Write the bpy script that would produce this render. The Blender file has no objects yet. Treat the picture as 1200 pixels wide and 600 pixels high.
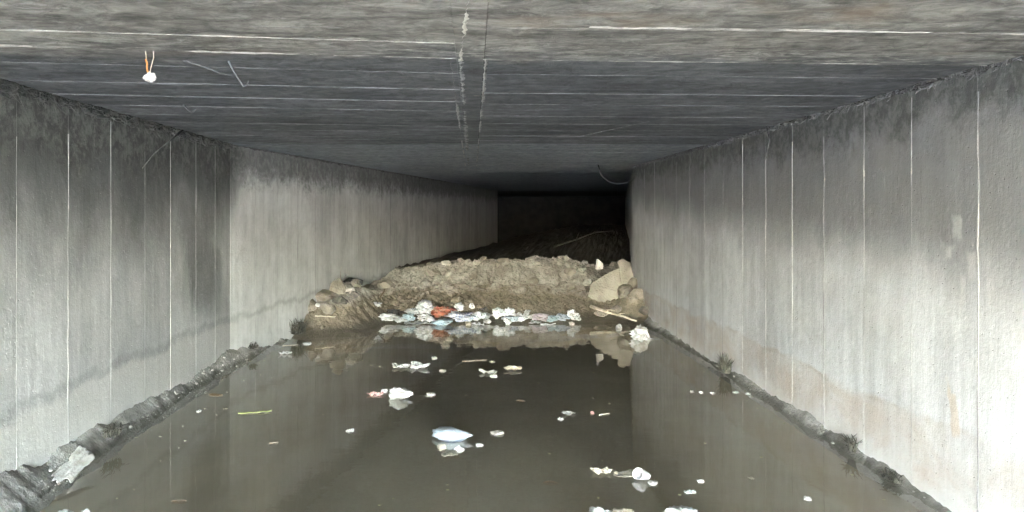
import bpy, bmesh, math, random
from mathutils import Vector, Matrix, noise as mnoise

scene = bpy.context.scene
col = scene.collection
R = math.radians

# ------------------------------------------------------------------ camera, sky, sun, exposure
cam_data = bpy.data.cameras.new('camera')
cam_data.sensor_width = 36.0
cam_data.lens = 28.0
cam_data.shift_x = 0.0375
cam_data.shift_y = -0.0433
cam_data.clip_start = 0.05
cam_data.clip_end = 3000.0
cam = bpy.data.objects.new('camera', cam_data)
col.objects.link(cam)
cam.location = (0.0, 0.0, 1.6)
cam.rotation_euler = (R(90), 0, 0)
scene.camera = cam

SUN_ELEV, SUN_AZ = 50.0, 205.0          # azimuth clockwise from +Y
world = bpy.data.worlds.new('World')
scene.world = world
world.use_nodes = True
wnt = world.node_tree
bg = wnt.nodes['Background']
sky = wnt.nodes.new('ShaderNodeTexSky')
sky.sky_type = 'NISHITA'
sky.sun_disc = False
sky.sun_elevation = R(SUN_ELEV)
sky.sun_rotation = R(SUN_AZ)
sky.dust_density = 2.0
wnt.links.new(sky.outputs[0], bg.inputs[0])
bg.inputs[1].default_value = 0.15

sun_data = bpy.data.lights.new('sun', 'SUN')
sun_data.energy = 2.5
sun_data.angle = R(0.5)
sun_data.color = (1.0, 0.98, 0.95)
sun = bpy.data.objects.new('sun', sun_data)
col.objects.link(sun)
sdir = Vector((math.sin(R(SUN_AZ)) * math.cos(R(SUN_ELEV)), math.cos(R(SUN_AZ)) * math.cos(R(SUN_ELEV)), math.sin(R(SUN_ELEV))))
sun.rotation_euler = sdir.to_track_quat('Z', 'Y').to_euler()
sun.location = sdir * 40

vs = scene.view_settings
vs.view_transform = 'Standard'
vs.look = 'None'
vs.exposure = 8.1
vs.gamma = 1.0
vs.use_curve_mapping = False
scene.render.engine = 'CYCLES'
cy = scene.cycles
cy.max_bounces = 14
cy.diffuse_bounces = 10
cy.glossy_bounces = 6
cy.caustics_reflective = False
cy.caustics_refractive = False
cy.use_denoising = True
cy.use_adaptive_sampling = False

# ------------------------------------------------------------------ geometry of the culvert (metres)
CEIL = 2.32                      # underside of the roof
XL, XR = -2.6, 2.52              # near walls
YL, YR = 8.51, 12.57             # where each wall bends to the right
BEND = 0.1854                    # sideways per metre beyond the bend
YEND = 26.9                      # far end of the left wall
YPORT = -7.0                     # mouth of the culvert, behind the photographer

def xl(y): return XL if y < YL else XL + BEND * (y - YL)
def xr(y): return XR if y < YR else XR + BEND * (y - YR)
def lerp(a, b, t): return a + (b - a) * t
def sstep(a, b, x):
    t = max(0.0, min(1.0, (x - a) / (b - a)))
    return t * t * (3 - 2 * t)
def interp(x, pts):
    if x <= pts[0][0]: return pts[0][1]
    for (x0, y0), (x1, y1) in zip(pts, pts[1:]):
        if x <= x1: return y0 + (y1 - y0) * (x - x0) / (x1 - x0)
    return pts[-1][1]
def fbm(x, y, z=0.0, octv=4):
    return mnoise.fractal(Vector((x, y, z)), 1.0, 2.0, octv)

# ------------------------------------------------------------------ node helper
class E:
    def __init__(s, g, sock): s.g, s.s = g, sock
    def _m(s, op, o=None, rev=False):
        n = s.g.nt.nodes.new('ShaderNodeMath'); n.operation = op
        ins = [s, o] if not rev else [o, s]
        for i, v in enumerate(ins):
            if v is None: continue
            if isinstance(v, E): s.g.nt.links.new(v.s, n.inputs[i])
            else: n.inputs[i].default_value = v
        return E(s.g, n.outputs[0])
    def __add__(s, o): return s._m('ADD', o)
    __radd__ = __add__
    def __sub__(s, o): return s._m('SUBTRACT', o)
    def __rsub__(s, o): return s._m('SUBTRACT', o, True)
    def __mul__(s, o): return s._m('MULTIPLY', o)
    __rmul__ = __mul__
    def max(s, o): return s._m('MAXIMUM', o)
    def min(s, o): return s._m('MINIMUM', o)
    def abs(s): return s._m('ABSOLUTE')

class Mat:
    def __init__(s, name):
        s.m = bpy.data.materials.new(name); s.m.use_nodes = True
        s.nt = s.m.node_tree
        s.b = s.nt.nodes['Principled BSDF']
        s.geo = s.nt.nodes.new('ShaderNodeNewGeometry')
        sp = s.nt.nodes.new('ShaderNodeSeparateXYZ')
        s.nt.links.new(s.geo.outputs['Position'], sp.inputs[0])
        s.x, s.y, s.z = (E(s, sp.outputs[i]) for i in range(3))
    def vec(s, sx=1, sy=1, sz=1):
        n = s.nt.nodes.new('ShaderNodeVectorMath'); n.operation = 'MULTIPLY'
        s.nt.links.new(s.geo.outputs['Position'], n.inputs[0]); n.inputs[1].default_value = (sx, sy, sz)
        return n.outputs[0]
    def noise(s, sc=(1, 1, 1), detail=4, rough=0.55, dist=0.0):
        n = s.nt.nodes.new('ShaderNodeTexNoise')
        s.nt.links.new(s.vec(*sc), n.inputs['Vector'])
        n.inputs['Scale'].default_value = 1.0
        n.inputs['Detail'].default_value = detail
        n.inputs['Roughness'].default_value = rough
        n.inputs['Distortion'].default_value = dist
        return E(s, n.outputs[0])
    def rnd(s):
        n = s.nt.nodes.new('ShaderNodeObjectInfo'); return E(s, n.outputs['Random'])
    def ss(s, e, a, b, lo=0.0, hi=1.0):
        n = s.nt.nodes.new('ShaderNodeMapRange'); n.interpolation_type = 'SMOOTHSTEP'
        s.nt.links.new(e.s, n.inputs[0])
        for i, v in zip((1, 2, 3, 4), (a, b, lo, hi)): n.inputs[i].default_value = v
        return E(s, n.outputs[0])
    def mix(s, f, a, b, mode='MIX'):
        n = s.nt.nodes.new('ShaderNodeMix'); n.data_type = 'RGBA'; n.blend_type = mode
        if isinstance(f, E): s.nt.links.new(f.s, n.inputs[0])
        else: n.inputs[0].default_value = f
        for i, v in ((6, a), (7, b)):
            if isinstance(v, E): s.nt.links.new(v.s, n.inputs[i])
            else: n.inputs[i].default_value = (*v, 1.0)
        return E(s, n.outputs[2])
    def scale(s, c, f):
        n = s.nt.nodes.new('ShaderNodeVectorMath'); n.operation = 'SCALE'
        s.nt.links.new(c.s, n.inputs[0]); s.nt.links.new(f.s, n.inputs['Scale'])
        return E(s, n.outputs[0])
    def bump(s, h, dist=0.01, strength=1.0):
        n = s.nt.nodes.new('ShaderNodeBump')
        n.inputs['Distance'].default_value = dist; n.inputs['Strength'].default_value = strength
        s.nt.links.new(h.s, n.inputs['Height'])
        s.nt.links.new(n.outputs[0], s.b.inputs['Normal'])
    def out(s, c, rough=0.85, spec=0.3):
        if isinstance(c, E): s.nt.links.new(c.s, s.b.inputs['Base Color'])
        else: s.b.inputs['Base Color'].default_value = (*c, 1)
        if isinstance(rough, E): s.nt.links.new(rough.s, s.b.inputs['Roughness'])
        else: s.b.inputs['Roughness'].default_value = rough
        s.b.inputs['Specular IOR Level'].default_value = spec
        return s.m

# ------------------------------------------------------------------ materials
def concrete_common(m, base):
    """grime, pores and vertical run marks shared by the cast walls"""
    streak = m.noise((9, 9, 0.55), 5, 0.6)
    run = m.noise((22, 22, 0.8), 4, 0.6)
    blot = m.noise((1.3, 1.3, 1.3), 6, 0.62)
    mott = m.noise((5.0, 5.0, 4.0), 7, 0.7, 0.5)
    fine = m.noise((26, 26, 26), 5, 0.75)
    c = m.scale(base, 0.62 + m.ss(streak, 0.34, 0.66) * 0.13 + m.ss(run, 0.3, 0.7) * 0.05 + m.ss(blot, 0.3, 0.7) * 0.2 + m.ss(mott, 0.3, 0.7) * 0.14 + (fine - 0.5) * 0.22)
    pores = m.ss(m.noise((48, 48, 48), 2, 0.5), 0.68, 0.78)
    c = m.mix(pores * 0.22, c, (0.13, 0.13, 0.12))
    dirt = m.ss(m.noise((2.2, 2.2, 1.4), 7, 0.72, 0.8), 0.54, 0.70)
    c = m.mix(dirt * 0.25, c, (0.20, 0.20, 0.185))
    splash = m.ss(m.noise((6.5, 6.5, 4.0), 6, 0.75, 0.4), 0.64, 0.72)
    c = m.mix(splash * 0.25, c, (0.62, 0.62, 0.60))
    h = m.noise((14, 14, 2.2), 5, 0.65) * 0.5 + fine * 0.5 + mott * 0.5 - pores * 0.4
    return c, h, streak, blot

def crust_col(m, c, blot, lo=2.38):
    """uneven dirty band where the wall meets the roof"""
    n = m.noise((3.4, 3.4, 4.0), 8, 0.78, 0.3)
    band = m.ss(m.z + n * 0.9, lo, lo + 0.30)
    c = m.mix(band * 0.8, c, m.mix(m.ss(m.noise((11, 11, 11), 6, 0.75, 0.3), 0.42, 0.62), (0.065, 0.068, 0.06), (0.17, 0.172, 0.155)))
    return c

def mat_wall_left():
    m = Mat('stained_concrete_left')
    base = m.mix(m.noise((0.8, 0.8, 0.8), 3), (0.54, 0.548, 0.525), (0.64, 0.648, 0.625))
    base = m.scale(base, 0.86 + m.rnd() * 0.2)
    c, h, streak, blot = concrete_common(m, base)
    n = m.noise((1.6, 1.6, 0.9), 6, 0.62, 0.4)
    soot = m.ss(m.z + (n - 0.5) * 1.0 + (streak - 0.5) * 0.4, 0.95, 2.0)
    # burnt patch that runs down the wall before the bend
    dy = ((m.y - 7.55) + (m.z - 1.1) * 0.55).abs()
    n2 = m.noise((2.4, 2.4, 1.1), 6, 0.65, 0.6)
    patch = 0.72 * m.ss(dy + (n2 - 0.5) * 1.9, 0.95, 0.0) * m.ss(m.z + (n2 - 0.5) * 0.5, 0.3, 0.8)
    near = m.ss(m.y + (n2 - 0.5) * 1.2, 8.35, 8.95, 1.0, 0.0)
    soot = (soot.max(patch) * near)
    c = m.mix(soot * 0.87, c, (0.052, 0.058, 0.053))
    c = crust_col(m, c, blot, 2.27)
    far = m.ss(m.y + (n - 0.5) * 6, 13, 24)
    c = m.mix(far * 0.6, c, (0.12, 0.12, 0.12))  # concrete darkened with depth, painting in the falloff of daylight
    # silt left by high water
    n3 = m.noise((1.8, 1.8, 1.8), 6, 0.65)
    silt = m.ss(m.z + (n3 - 0.5) * 0.35, 0.46, 0.40)
    c = m.mix(silt * 0.6 * near, c, (0.56, 0.55, 0.50))
    line = m.ss((m.z + (n3 - 0.5) * 0.35 - 0.47).abs(), 0.06, 0.0)
    c = m.mix(line * 0.35, c, (0.17, 0.165, 0.15))
    m.bump(h + soot * 0.2 + silt * 0.25, 0.008)
    return m.out(c, 0.88)

def mat_wall_right():
    m = Mat('stained_concrete_right')
    base = m.mix(m.noise((0.8, 0.8, 0.8), 3), (0.66, 0.672, 0.672), (0.74, 0.75, 0.75))
    base = m.scale(base, 0.88 + m.rnd() * 0.18)
    c, h, streak, blot = concrete_common(m, base)
    n = m.noise((1.1, 1.1, 0.8), 5, 0.6, 0.3)
    lim = m.z + (n - 0.5) * 0.55 + (streak - 0.5) * 0.22 - m.y * 0.055
    soot = m.ss(lim, 0.80, 1.32)
    c = m.mix(soot * 0.74, c, (0.15, 0.152, 0.145))
    c = crust_col(m, c, blot)
    n3 = m.noise((1.7, 1.7, 2.6), 6, 0.66, 0.5)
    tan = m.ss(m.z + (n3 - 0.5) * 0.30, 0.47, 0.38) * m.ss(m.z + (n3 - 0.5) * 0.5, -0.12, 0.2)
    c = m.mix(tan * (0.14 + m.ss(n3, 0.3, 0.7) * 0.5), c, (0.44, 0.35, 0.265))
    line = m.ss((m.z + (n3 - 0.5) * 0.22 - 0.43).abs(), 0.03, 0.0)
    c = m.mix(line * m.ss(m.noise((2.3, 2.3, 2.3), 4), 0.4, 0.65) * 0.45, c, (0.33, 0.25, 0.17))
    pale = m.ss(m.z + (n3 - 0.5) * 0.4, 0.20, 0.08)
    c = m.mix(pale * 0.5, c, (0.60, 0.585, 0.55))
    # spalled patches
    sp = m.ss(m.noise((4.5, 4.5, 3.0), 5, 0.65, 0.6), 0.69, 0.73)
    c = m.mix(sp * 0.3, c, (0.60, 0.585, 0.55))
    warp = m.noise((7, 7, 7), 4, 0.6)
    for (sy, sz, ry, rz_) in ((4.15, 1.52, 0.07, 0.10), (4.22, 1.38, 0.09, 0.08), (4.03, 1.31, 0.045, 0.09), (3.89, 1.25, 0.05, 0.07), (4.10, 1.20, 0.03, 0.12)):
        d2 = ((m.y - sy) * (1 / ry)).abs().max(((m.z - sz) * (1 / rz_)).abs()) + (warp - 0.5) * 2.2
        c = m.mix(m.ss(d2, 1.0, 0.55) * 0.45, c, (0.62, 0.62, 0.60))
    d3 = ((m.y - 4.18 - (m.z - 0.56) * 0.18) * (1 / 0.05)).abs().max(((m.z - 0.56) * (1 / 0.17)).abs()) + (warp - 0.5) * 2.4
    c = m.mix(m.ss(d3, 1.0, 0.6) * 0.6, c, (0.52, 0.43, 0.33))
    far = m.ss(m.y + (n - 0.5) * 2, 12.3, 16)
    c = m.mix(far * 0.7, c, (0.10, 0.10, 0.10))  # wall past the bend coloured darker to paint in the missing light
    m.bump(h - sp * 0.5 + pale * 0.2, 0.008)
    return m.out(c, 0.86)

def mat_ceiling():
    m = Mat('sooty_board_marked_concrete')
    grain = m.noise((3.0, 26, 26), 6, 0.72)
    streak = m.noise((1.1, 5, 5), 7, 0.72, 0.7)
    blot = m.noise((1.0, 1.6, 1), 6, 0.62)
    tan = m.mix(m.noise((1.0, 3.2, 1), 5, 0.6), (0.18, 0.168, 0.145), (0.36, 0.345, 0.31))
    patch = m.noise((2.6, 5.5, 3), 8, 0.78, 1.0)
    tan = m.scale(tan, 0.24 + grain * 0.3 + m.ss(streak, 0.34, 0.66) * 0.5 + m.ss(patch, 0.38, 0.62) * 0.6)
    dark = m.mix(m.ss(blot, 0.3, 0.7), (0.098, 0.105, 0.111), (0.178, 0.187, 0.193))
    dark = m.scale(dark, (0.42 + grain * 0.35 + m.ss(streak, 0.3, 0.7) * 0.4 + m.ss(patch, 0.35, 0.7) * 0.3) * (0.8 + m.rnd() * 0.45))
    edge = m.ss(m.y + (m.noise((1.3, 2.2, 1), 5, 0.6) - 0.5) * 0.95 - m.x * 0.05, 3.40, 3.92)
    edge = edge.max(m.ss((m.x + (blot - 0.5) * 2).abs(), 2.35, 2.9) * 0.55)
    c = m.mix(edge * 0.93, tan, dark)
    lighter = m.ss(m.y + (blot - 0.5) * 0.5 - m.x * 0.03, 8.30, 8.62)
    c = m.mix(lighter * 0.75, c, m.scale(m.mix(blot, (0.29, 0.32, 0.34), (0.38, 0.41, 0.43)), 0.6 + grain * 0.5 + streak * 0.3))
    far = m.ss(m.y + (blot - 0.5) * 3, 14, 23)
    c = m.mix(far * 0.7, c, (0.14, 0.152, 0.162))  # roof colour darkened toward the deep end as painted shade
    eff = m.ss(m.noise((2.2, 7, 6), 7, 0.76, 0.6) + m.ss(m.y, 2.5, 4.4, 0.10, 0.0), 0.64, 0.74)
    c = m.mix(eff * 0.7, c, (0.50, 0.485, 0.44))
    rag = m.ss((m.y - m.x * 0.09 - 3.50).abs(), 0.30, 0.05) * m.ss(m.noise((3.5, 10, 4), 8, 0.78, 1.2), 0.50, 0.60)
    c = m.mix(rag * 0.7, c, (0.50, 0.485, 0.43))
    iso = m.noise((9, 9, 9), 7, 0.75, 0.8)
    c = m.scale(c, 0.66 + m.ss(iso, 0.34, 0.66) * 0.6)
    rust = m.ss(m.noise((0.8, 1.5, 1), 4, 0.6), 0.60, 0.75)
    c = m.mix(rust * 0.6 * (1.0 - edge), c, (0.26, 0.185, 0.12))
    m.bump(grain * 0.5 + streak * 0.5 + iso * 0.7 + eff * 0.4, 0.012)
    return m.out(c, 0.8)

def simple(name, a, b, sc=4.0, rough=0.8, bump=0.0, spec=0.3, fine=40):
    m = Mat(name)
    c = m.mix(m.ss(m.noise((sc, sc, sc), 5, 0.6), 0.32, 0.68), a, b)
    if bump: m.bump(m.noise((fine, fine, fine), 4, 0.65), bump)
    return m.out(c, rough, spec)

def mat_ridge(name, hi, lo, cut=(0.38, 0.62)):
    m = Mat(name)
    n = m.noise((4.0, 9.0, 1.6), 6, 0.75)
    f = m.ss(n + (m.rnd() - 0.5) * 0.18, *cut)
    c = m.mix(f, lo, hi)
    m.bump(m.noise((60, 60, 60), 3), 0.004)
    return m.out(c, 0.85)

def mat_dirt():
    m = Mat('dry_and_wet_soil')
    n = m.noise((3.2, 3.2, 3.2), 6, 0.65)
    g = m.noise((17, 17, 17), 5, 0.7)
    c = m.mix(m.ss(n, 0.34, 0.66), (0.245, 0.227, 0.19), (0.41, 0.387, 0.338))
    c = m.scale(c, 0.55 + g * 0.9)
    wet = m.ss(m.z + (n - 0.5) * 0.30, 0.46, 0.26)
    c = m.mix(wet * 0.85, c, m.scale(m.mix(g, (0.12, 0.098, 0.068), (0.21, 0.175, 0.125)), 0.7 + n * 0.6))
    mud = m.ss(m.z + (n - 0.5) * 0.12, 0.15, 0.05)
    c = m.mix(mud * 0.8, c, (0.085, 0.075, 0.055))
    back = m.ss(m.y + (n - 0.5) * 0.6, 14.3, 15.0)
    c = m.mix(back * 0.85, c, (0.055, 0.047, 0.036))  # fill behind the mound coloured dark, shade put into the soil colour
    m.bump(g + n * 0.5, 0.03)
    return m.out(c, m.ss(m.z, 0.02, 0.25, 0.45, 0.92), 0.3)

def mat_bank():
    m = Mat('grey_silt')
    n = m.noise((5, 5, 5), 6, 0.68)
    g = m.noise((32, 32, 32), 5, 0.7)
    c = m.mix(m.ss(n, 0.35, 0.65), (0.26, 0.252, 0.224), (0.38, 0.37, 0.336))
    c = m.scale(c, 0.66 + g * 0.64)
    wet = m.ss(m.z + (n - 0.5) * 0.07, 0.055, 0.005)
    c = m.mix(wet * 0.7, c, (0.10, 0.095, 0.08))
    m.bump(g, 0.02)
    return m.out(c, 0.95, 0.08)

def mat_water():
    """clear skin of the water: mirrors at a slant, lets the silt below show"""
    m = Mat('water_surface')
    nt = m.nt
    r = m.noise((2.0, 3.2, 1), 3, 0.5, 0.4) + m.noise((11, 15, 1), 2, 0.5) * 0.12
    bp = nt.nodes.new('ShaderNodeBump'); bp.inputs['Distance'].default_value = 0.0016
    nt.links.new(r.s, bp.inputs['Height'])
    dt = nt.nodes.new('ShaderNodeVectorMath'); dt.operation = 'DOT_PRODUCT'
    nt.links.new(bp.outputs[0], dt.inputs[0]); nt.links.new(m.geo.outputs['Incoming'], dt.inputs[1])
    k = (1.0 - E(m, dt.outputs['Value']).abs().min(1.0))
    fres = 0.02 + k * k * k * k * k * 0.98          # Schlick, the same from both sides
    gl = nt.nodes.new('ShaderNodeBsdfAnisotropic'); gl.inputs['Roughness'].default_value = 0.0
    gl.inputs['Color'].default_value = (1, 1, 1, 1)
    tr = nt.nodes.new('ShaderNodeBsdfTransparent'); tr.inputs['Color'].default_value = (0.97, 0.965, 0.93, 1)
    mx = nt.nodes.new('ShaderNodeMixShader')
    nt.links.new(bp.outputs[0], gl.inputs['Normal'])
    nt.links.new(fres.s, mx.inputs[0]); nt.links.new(tr.outputs[0], mx.inputs[1]); nt.links.new(gl.outputs[0], mx.inputs[2])
    nt.links.new(mx.outputs[0], nt.nodes['Material Output'].inputs['Surface'])
    nt.nodes.remove(m.b)
    return m.m

def mat_murk():
    """suspended silt just under the surface"""
    m = Mat('suspended_silt')
    n = m.noise((0.5, 0.35, 1), 5, 0.62, 0.5)
    q = m.noise((3.0, 1.6, 1), 5, 0.6, 0.6)
    c = m.mix(m.ss(n, 0.3, 0.7), (0.215, 0.194, 0.146), (0.295, 0.270, 0.212))
    c = m.scale(c, 0.9 + q * 0.2)
    return m.out(c, 1.0, 0.0)

def mat_plastic(name, c, rough=0.38, dirt=0.35, trans=0.0, c2=None, psc=30):
    m = Mat(name)
    n = m.noise((14, 14, 14), 5, 0.65)
    base = m.mix(m.ss(n, 0.42, 0.62) * dirt, c, (0.20, 0.175, 0.13))
    if c2 is not None:
        p = m.ss(m.noise((psc, psc * 0.5, psc), 2, 0.5, 1.5), 0.50, 0.56)
        base = m.mix(p * 0.8, base, c2)
    m.bump(m.noise((45, 45, 45), 3, 0.6), 0.006)
    m.b.inputs['Subsurface Weight'].default_value = 0.0
    return m.out(base, rough, 0.45)

M = dict(
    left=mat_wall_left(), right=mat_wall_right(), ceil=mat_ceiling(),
    back=simple('rough_core_concrete', (0.10, 0.10, 0.095), (0.16, 0.16, 0.15), 5, 0.9, 0.01),
    black=simple('shade_black_concrete', (0.018, 0.019, 0.020), (0.04, 0.04, 0.04), 2, 0.9, 0.01),  # near-black colour paints in the darkness of the unlit chamber
    ridge_l=mat_ridge('mortar_fin_left', (0.52, 0.53, 0.50), (0.15, 0.155, 0.145), (0.42, 0.66)), ridge_b=mat_ridge('pale_mortar_fin', (0.66, 0.66, 0.62), (0.30, 0.305, 0.29), (0.38, 0.66)),
    ridge_r=mat_ridge('mortar_fin_right', (0.74, 0.735, 0.71), (0.26, 0.26, 0.255), (0.40, 0.66)),
    ridge_c=mat_ridge('lime_line', (0.52, 0.535, 0.535), (0.12, 0.128, 0.135), (0.38, 0.62)),
    ridge_w=mat_ridge('thick_lime_deposit', (0.66, 0.64, 0.57), (0.24, 0.23, 0.205), (0.40, 0.58)),
    ridge_s=mat_ridge('seam_mortar', (0.44, 0.435, 0.42), (0.13, 0.135, 0.135), (0.40, 0.58)),
    crust_l=simple('dark_crust', (0.028, 0.032, 0.030), (0.10, 0.102, 0.09), 7, 0.95, 0.03),
    crust_r=simple('grey_crust', (0.08, 0.08, 0.076), (0.17, 0.17, 0.162), 7, 0.95, 0.03),
    web=simple('dusty_cobweb', (0.10, 0.102, 0.10), (0.24, 0.245, 0.24), 9, 0.95),
    web_d=simple('sooty_cobweb', (0.05, 0.052, 0.048), (0.16, 0.165, 0.15), 9, 0.95),
    dirt=mat_dirt(), bank=mat_bank(), water=mat_water(), murk=mat_murk(),
    soil=simple('channel_silt', (0.24, 0.24, 0.232), (0.33, 0.33, 0.322), 1.2, 0.95, 0.02),
    rock=simple('sandy_rock', (0.21, 0.193, 0.158), (0.315, 0.292, 0.245), 3.5, 0.92, 0.015),
    rock_b=simple('brown_rock', (0.15, 0.132, 0.105), (0.28, 0.255, 0.212), 6, 0.92, 0.015),
    rock_g=simple('grey_wet_stone', (0.07, 0.066, 0.056), (0.17, 0.16, 0.135), 7, 0.7, 0.015),
    block=simple('pale_concrete_block', (0.50, 0.49, 0.46), (0.62, 0.61, 0.58), 6, 0.9, 0.01),
    twig=simple('dry_twig', (0.16, 0.13, 0.095), (0.36, 0.31, 0.235), 14, 0.9),
    straw=simple('pale_straw', (0.36, 0.33, 0.25), (0.56, 0.52, 0.42), 14, 0.9),
    weed=simple('dead_dark_weed', (0.030, 0.030, 0.024), (0.10, 0.096, 0.075), 12, 0.9),
    white=mat_plastic('white_plastic', (0.50, 0.51, 0.51), 0.45, 0.6),
    dirty=mat_plastic('dirty_white_plastic', (0.44, 0.44, 0.41), 0.5, 0.5),
    cream=mat_plastic('cream_paper', (0.42, 0.39, 0.31), 0.8, 0.5),
    grey=mat_plastic('grey_film', (0.34, 0.36, 0.36), 0.3, 0.35),
    film=mat_plastic('milky_film', (0.46, 0.49, 0.50), 0.28, 0.35, c2=(0.66, 0.68, 0.69)),
    blue=mat_plastic('pale_blue_plastic', (0.34, 0.45, 0.51), 0.4, 0.35),
    teal=mat_plastic('blue_grey_plastic', (0.27, 0.36, 0.40), 0.4, 0.3),
    greyblue=mat_plastic('grey_blue_plastic', (0.30, 0.345, 0.40), 0.4, 0.15),
    print=mat_plastic('printed_white_plastic', (0.56, 0.58, 0.61), 0.4, 0.3, c2=(0.14, 0.19, 0.34)),
    red=mat_plastic('red_orange_plastic', (0.32, 0.10, 0.055), 0.5, 0.6),
    maroon=mat_plastic('dark_red_plastic', (0.17, 0.045, 0.035), 0.5, 0.4),
    pink=mat_plastic('faded_pink_plastic', (0.52, 0.30, 0.28), 0.5, 0.3),
    rose=mat_plastic('pale_rose_film', (0.44, 0.38, 0.41), 0.35, 0.3),
    black_p=mat_plastic('black_plastic', (0.02, 0.02, 0.022), 0.35, 0.3),
    brown=mat_plastic('wet_brown_leaf', (0.24, 0.175, 0.11), 0.6, 0.4),
    rust=mat_plastic('rusty_leaf', (0.26, 0.165, 0.07), 0.6, 0.3),
    lime=mat_plastic('yellow_green_plastic', (0.50, 0.54, 0.16), 0.4, 0.2),
    olive=mat_plastic('olive_plastic', (0.26, 0.27, 0.12), 0.5, 0.3),
    orange=mat_plastic('orange_thread', (0.60, 0.26, 0.09), 0.7, 0.1),
    sunk=mat_plastic('mud_coated_plastic', (0.25, 0.235, 0.185), 0.5, 0.5),
)

# ------------------------------------------------------------------ object helpers
def link(name, mesh, mat, parent=None, smooth=False):
    o = bpy.data.objects.new(name, mesh)
    if mat is not None:
        mesh.materials.clear(); mesh.materials.append(mat)
    if smooth:
        for p in mesh.polygons: p.use_smooth = True
    col.objects.link(o)
    if parent is not None: o.parent = parent
    return o
def mesh_of(name, verts, faces):
    me = bpy.data.meshes.new(name); me.from_pydata([tuple(v) for v in verts], [], faces); me.update(); return me
def tag(o, label=None, cat=None, group=None, kind=None):
    if label: o['label'] = label
    if cat: o['category'] = cat
    if group: o['group'] = group
    if kind: o['kind'] = kind
    return o
def empty(name, loc=(0, 0, 0), rz=0.0):
    o = bpy.data.objects.new(name, None); o.location = loc; o.rotation_euler = (0, 0, rz)
    o.empty_display_size = 0.2; col.objects.link(o); return o
BOXF = [(0, 3, 2, 1), (4, 5, 6, 7), (0, 1, 5, 4), (1, 2, 6, 5), (2, 3, 7, 6), (3, 0, 4, 7)]
def box_mesh(name, x0, x1, y0, y1, z0, z1):
    return mesh_of(name, [(x0, y0, z0), (x1, y0, z0), (x1, y1, z0), (x0, y1, z0), (x0, y0, z1), (x1, y0, z1), (x1, y1, z1), (x0, y1, z1)], BOXF)
def prism_mesh(name, quad, z0, z1):
    return mesh_of(name, [(x, y, z0) for x, y in quad] + [(x, y, z1) for x, y in quad], BOXF)
def grid_mesh(name, nu, nv, fn):
    vs_ = [fn(i / (nu - 1), j / (nv - 1)) for j in range(nv) for i in range(nu)]
    fs = [(j * nu + i, j * nu + i + 1, (j + 1) * nu + i + 1, (j + 1) * nu + i) for j in range(nv - 1) for i in range(nu - 1)]
    return mesh_of(name, vs_, fs)
def tube_geo(pts, radii, sides=5):
    vs_, fs = [], []
    n = len(pts)
    for k, p in enumerate(pts):
        p = Vector(p)
        d = (Vector(pts[min(k + 1, n - 1)]) - Vector(pts[max(k - 1, 0)])).normalized()
        a = d.cross(Vector((0, 0, 1)));
        if a.length < 1e-3: a = d.cross(Vector((1, 0, 0)))
        a.normalize(); b = d.cross(a)
        for s in range(sides):
            t = 2 * math.pi * s / sides
            vs_.append(p + (a * math.cos(t) + b * math.sin(t)) * radii[k])
    for k in range(n - 1):
        for s in range(sides):
            s2 = (s + 1) % sides
            fs.append((k * sides + s, k * sides + s2, (k + 1) * sides + s2, (k + 1) * sides + s))
    fs.append(tuple(range(sides - 1, -1, -1))); fs.append(tuple((n - 1) * sides + s for s in range(sides)))
    return vs_, fs
class Bag:
    def __init__(s): s.v, s.f = [], []
    def add(s, vs_, fs):
        o = len(s.v); s.v += vs_; s.f += [tuple(i + o for i in f) for f in fs]
    def mesh(s, name): return mesh_of(name, s.v, s.f)

# ================================================================== THE SETTING
g = link('ground', grid_mesh('ground', 41, 41, lambda u, v: (-600 + 1200 * u, -600 + 1200 * v, -0.45)), M['soil'])
tag(g, 'flat silty ground under and around the culvert', kind='structure')

# ---- water
w = link('water', mesh_of('water', [(-2.75, -14, 0), (2.65, -14, 0), (2.65, 12.4, 0), (-2.75, 12.4, 0)], [(0, 1, 2, 3)]), M['water'])
tag(w, 'still murky brown water flooding the culvert floor', kind='structure')

bed = link('silt_bed', grid_mesh('silt_bed', 30, 120, lambda u, v: (-2.75 + 5.4 * u, -14 + 26.4 * v, -0.05 + 0.012 * fbm(u * 4, v * 18))), M['murk'], smooth=True)
tag(bed, 'brown silt clouding the water just below its surface', kind='structure')

# ---- silt apron at the mouth, where the photographer stands
def apron_z(x, y):
    return lerp(0.16, -0.22, sstep(-0.5, 2.4, y)) + fbm(x * 1.5, y * 1.5) * 0.05
a = link('silt_apron', grid_mesh('silt_apron', 40, 90, lambda u, v: (-2.75 + 5.4 * u, -16 + 19 * v, apron_z(-2.75 + 5.4 * u, -16 + 19 * v))), M['soil'], smooth=True)
tag(a, 'dry silt at the mouth of the culvert', kind='structure')
for s, nm in ((-1, 'earth_bank'), (1, 'earth_bank')):
    def bank_pt(u, v, s=s):
        d = 0.0 + 26 * u ** 1.5; y = lerp(-40, YPORT - 0.05, v)
        z = -0.3 + 2.2 * sstep(0, 5.5, d) + fbm(d * 0.4, y * 0.4, s * 7.0) * 0.3 * min(1, d)
        return (s * (2.6 + d), y, z)
    b = link(nm, grid_mesh(nm, 30, 40, bank_pt), M['soil'], smooth=True)
    tag(b, kind='structure')

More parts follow.
